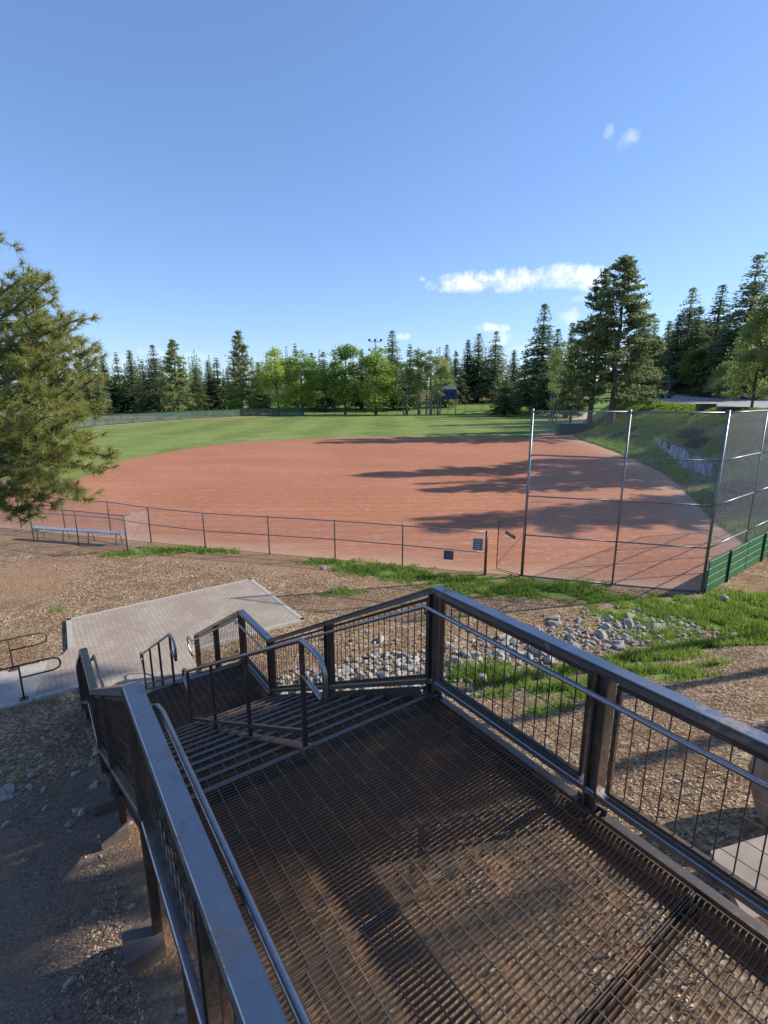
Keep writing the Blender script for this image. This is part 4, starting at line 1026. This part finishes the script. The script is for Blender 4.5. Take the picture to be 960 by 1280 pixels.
light_pole(628,215,459,'thin floodlight pole behind the young fir by the distant ball field',2.2)
light_pole(567,190,465,'short light pole with a cross arm just right of the scoreboard',2.0)
# shed
b=on(678,176); sh=empty('storage_shed',b,'narrow pale green shed at the corner of the distant ball field','shed')
MB().box(b.x,b.y,b.z+2.6,5,4,5.6).build('wall',M['shed'],sh); MB().bar(b+Vector((-3,0,5.6)),b+Vector((3,0,5.9)),4.8,.25).build('roof',M['conc'],sh); MB().box(b.x+.6,b.y-2.04,b.z+1.6,1.8,.1,3.2).build('door',M['dark_green'],sh)
# cabin with green roof
b=on(851,106); cb=empty('park_cabin',b,'small timber cabin with a green roof under the firs beyond the parking lot','cabin')
MB().box(b.x,b.y,b.z+1.0,7,5,2.4).build('wall',M['wood'],cb)
r=MB(); r.v=[tuple(b+Vector(v)) for v in ((-4.2,-3.2,2.1),(4.2,-3.2,2.1),(4.2,3.2,2.1),(-4.2,3.2,2.1),(-2.6,0,3.9),(2.6,0,3.9))]; r.f=[(0,1,5,4),(2,3,4,5),(1,2,5),(3,0,4),(3,2,1,0)]
r.build('roof',M['roof'],cb); MB().box(b.x+1.6,b.y-2.54,b.z+.95,1.2,.1,2.2).build('door',M['white'],cb); MB().box(b.x-2,b.y-2.54,b.z+1.4,1.6,.1,1.0).build('window',M['glass'],cb)
# parked vehicle
def car(px,Y,label,rot):
    b=on(px,Y)+ZU*.05; t=empty('parked_car',b,label,'car'); c_,s_=math.cos(rot),math.sin(rot)
    def q(x,y,z): return (b.x+x*c_-y*s_,b.y+x*s_+y*c_,b.z+z)
    def prof(pr,w,wt,name,mat,par):
        m=MB(); n=len(pr)
        for sd in (-1,1):
            for x,z_ in pr: m.v.append(q(x,sd*(w if z_<1.0 else wt),z_))
        m.f=[tuple(range(n)),tuple(range(2*n-1,n-1,-1))]+[(k,n+k,n+(k+1)%n,(k+1)%n) for k in range(n)]
        return m.build(name,mat,par)
    prof([(-2.4,.35),(2.4,.35),(2.45,.75),(2.3,1.0),(1.1,1.08),(-2.3,1.1),(-2.45,.8)],.95,.92,'body',M['carpaint'],t)
    prof([(-2.2,1.09),(1.15,1.09),(.45,1.72),(-1.9,1.75)],.88,.78,'cabin',M['glass'],t)
    prof([(-1.95,1.73),(.42,1.71),(.3,1.80),(-1.8,1.82)],.8,.78,'roof',M['carpaint'],t)
    for x in (-1.5,1.5):
        for y in (-.93,.93):
            m=MB().tube([q(x,y-.1,.36),q(x,y+.1,.36)],.36,14); w_=m.build('wheel',M['black'],t,True); MB().tube([q(x,y-.12,.36),q(x,y+.12,.36)],.2,10).build('rim',M['galv'],w_,True)
    for y in (-.65,.65): MB().box(*q(2.42,y,.8),.08,.3,.15,rot).build('headlight',M['white'],t)
car(823,92,'dark blue car parked in the shade in front of the cabin',.1)
car(806,104,'second darker car further back in the parking lot shade',.2)
# low dark barriers at the lot edge
def dumpbox(px,Y,w,h,d,mat,label,name,cat):
    b=on(px,Y); t=empty(name,b,label,cat); r=random.uniform(-.1,.1)
    MB().box(b.x,b.y,b.z+h/2,w,d,h,r).build('body',mat,t); MB().box(b.x,b.y,b.z+h+.04,w*1.06,d*1.08,.1,r).build('lid',mat,t)
    for dx in (-.42,.42): MB().box(b.x+dx*w,b.y-d*.52,b.z+h*.5,.1,.06,h*.95,r).build('corner_rib',mat,t)
M['barrier']=M_simple('dark_stone',[(.3,(.06,.055,.05)),(.7,(.12,.10,.09))],2,.9)
dumpbox(885,61,1.9,.75,.8,M['barrier'],'smaller dark stone barrier at the edge of the parking lot','stone_barrier','barrier')
dumpbox(918,54,2.6,.6,.8,M['barrier'],'longer dark stone barrier at the parking lot edge, nearest the right side','stone_barrier','barrier')
dumpbox(718,84,4.6,1.7,1.6,M['dark_green'],'dark green metal storage bin at the foot of the largest pines','storage_bin','bin')
# ------------------------------------------------------------------ light and sky
az=math.radians(77.3); el=math.radians(30)
sd=Vector((math.cos(el)*math.sin(az),math.cos(el)*math.cos(az),math.sin(el)))
sun=D.lights.new('sun','SUN'); sun.energy=4.1; sun.angle=math.radians(.5); sun.color=(1,.93,.82)
so=D.objects.new('sun',sun); col.objects.link(so); so.rotation_euler=sd.to_track_quat('Z','Y').to_euler(); so.location=(60,20,60)
w=D.worlds.new('World'); scn.world=w; w.use_nodes=True; nt=w.node_tree; bg=nt.nodes['Background']; out=nt.nodes['World Output']
sky=nt.nodes.new('ShaderNodeTexSky'); sky.sky_type='NISHITA'; sky.sun_disc=False; sky.sun_elevation=el; sky.sun_rotation=az; sky.altitude=300; sky.air_density=1.0; sky.dust_density=.2; sky.ozone_density=3.5
tc=nt.nodes.new('ShaderNodeTexCoord'); vdir=tc.outputs['Generated']
def VM(op,a,b=None,out=0):
    n=nt.nodes.new('ShaderNodeVectorMath'); n.operation=op
    for i,v in enumerate((a,b)):
        if v is None: continue
        if isinstance(v,(tuple,Vector)): n.inputs[i].default_value=tuple(v)
        else: nt.links.new(v,n.inputs[i])
    return n.outputs['Value'] if op in('DOT_PRODUCT','LENGTH') else n.outputs[0]
def MA(op,a,b=0.0,c=None,clamp=False):
    n=nt.nodes.new('ShaderNodeMath'); n.operation=op; n.use_clamp=clamp
    for i,v in enumerate((a,b,c)):
        if v is None: continue
        if isinstance(v,(int,float)): n.inputs[i].default_value=v
        else: nt.links.new(v,n.inputs[i])
    return n.outputs[0]
nz=nt.nodes.new('ShaderNodeTexNoise'); nz.inputs['Scale'].default_value=30; nz.inputs['Detail'].default_value=12; nz.inputs['Roughness'].default_value=.68; nt.links.new(vdir,nz.inputs['Vector'])
nz2=nt.nodes.new('ShaderNodeTexNoise'); nz2.inputs['Scale'].default_value=9; nz2.inputs['Detail'].default_value=6; nt.links.new(vdir,nz2.inputs['Vector'])
clouds=[(590,353,48,12,1),(645,351,58,14,1),(698,346,44,15,1),(735,352,25,14,.8),(790,356,16,9,.6),(808,373,7,5,.5),(612,410,20,6,.8),(625,425,18,8,.5),(504,420,9,5,.5),(655,436,22,8,.3),(712,396,14,10,.6),(762,165,6,8,.25),(787,172,12,8,.3),(780,180,10,9,.18),(245,446,24,7,.25),(190,440,16,8,.4),(160,452,25,8,.25),(725,372,12,5,.3),(528,349,5,3,.4),(706,331,10,3,.4)]
tot=None
for px,py,a_,b_,st_ in clouds:
    r0=ray(px,py).normalized(); rt=r0.cross(ZU).normalized(); up=rt.cross(r0).normalized(); k=r0.dot(ray(px,py))/1.0
    u=VM('DOT_PRODUCT',vdir,rt*(k/a_)); v=VM('DOT_PRODUCT',vdir,up*(k/b_)); fw=VM('DOT_PRODUCT',vdir,r0)
    r2=MA('ADD',MA('MULTIPLY',u,u),MA('MULTIPLY',v,v))
    e=MA('SUBTRACT',1.25,r2); e=MA('MULTIPLY_ADD',MA('SUBTRACT',nz.outputs[0],.5),4.6,e)
    # flatter base
    e=MA('SMOOTH_MIN',e,MA('MULTIPLY_ADD',v,2.2,2.3),.3)
    m_=MA('MULTIPLY',MA('MULTIPLY',e,.6,clamp=True),MA('MULTIPLY',MA('GREATER_THAN',fw,.3),st_))
    tot=m_ if tot is None else MA('MAXIMUM',tot,m_)
ccr=nt.nodes.new('ShaderNodeValToRGB'); ccr.color_ramp.elements[0].position=.35; ccr.color_ramp.elements[0].color=(3.6,4.0,4.9,1); ccr.color_ramp.elements[1].position=.62; ccr.color_ramp.elements[1].color=(5.8,5.8,6.0,1); nt.links.new(nz.outputs[0],ccr.inputs[0])
mx=nt.nodes.new('ShaderNodeMix'); mx.data_type='RGBA'; nt.links.new(tot,mx.inputs['Factor']); gm=nt.nodes.new('ShaderNodeGamma'); gm.inputs[1].default_value=.75; nt.links.new(sky.outputs[0],gm.inputs[0]); ml=nt.nodes.new('ShaderNodeMix'); ml.data_type='RGBA'; ml.blend_type='MULTIPLY'; ml.inputs['Factor'].default_value=1; ml.inputs['B'].default_value=(.82,.96,1.25,1); nt.links.new(gm.outputs[0],ml.inputs['A']); nt.links.new(ml.outputs['Result'],mx.inputs['A']); nt.links.new(ccr.outputs[0],mx.inputs['B'])
nt.links.new(mx.outputs['Result'],bg.inputs[0]); bg.inputs[1].default_value=.15
vs_=scn.view_settings; vs_.view_transform='Standard'; vs_.look='None'; vs_.exposure=.7; vs_.gamma=1; vs_.use_curve_mapping=False
scn.render.engine='CYCLES'; scn.cycles.max_bounces=6; scn.cycles.transparent_max_bounces=12
print('objects',len(D.objects))
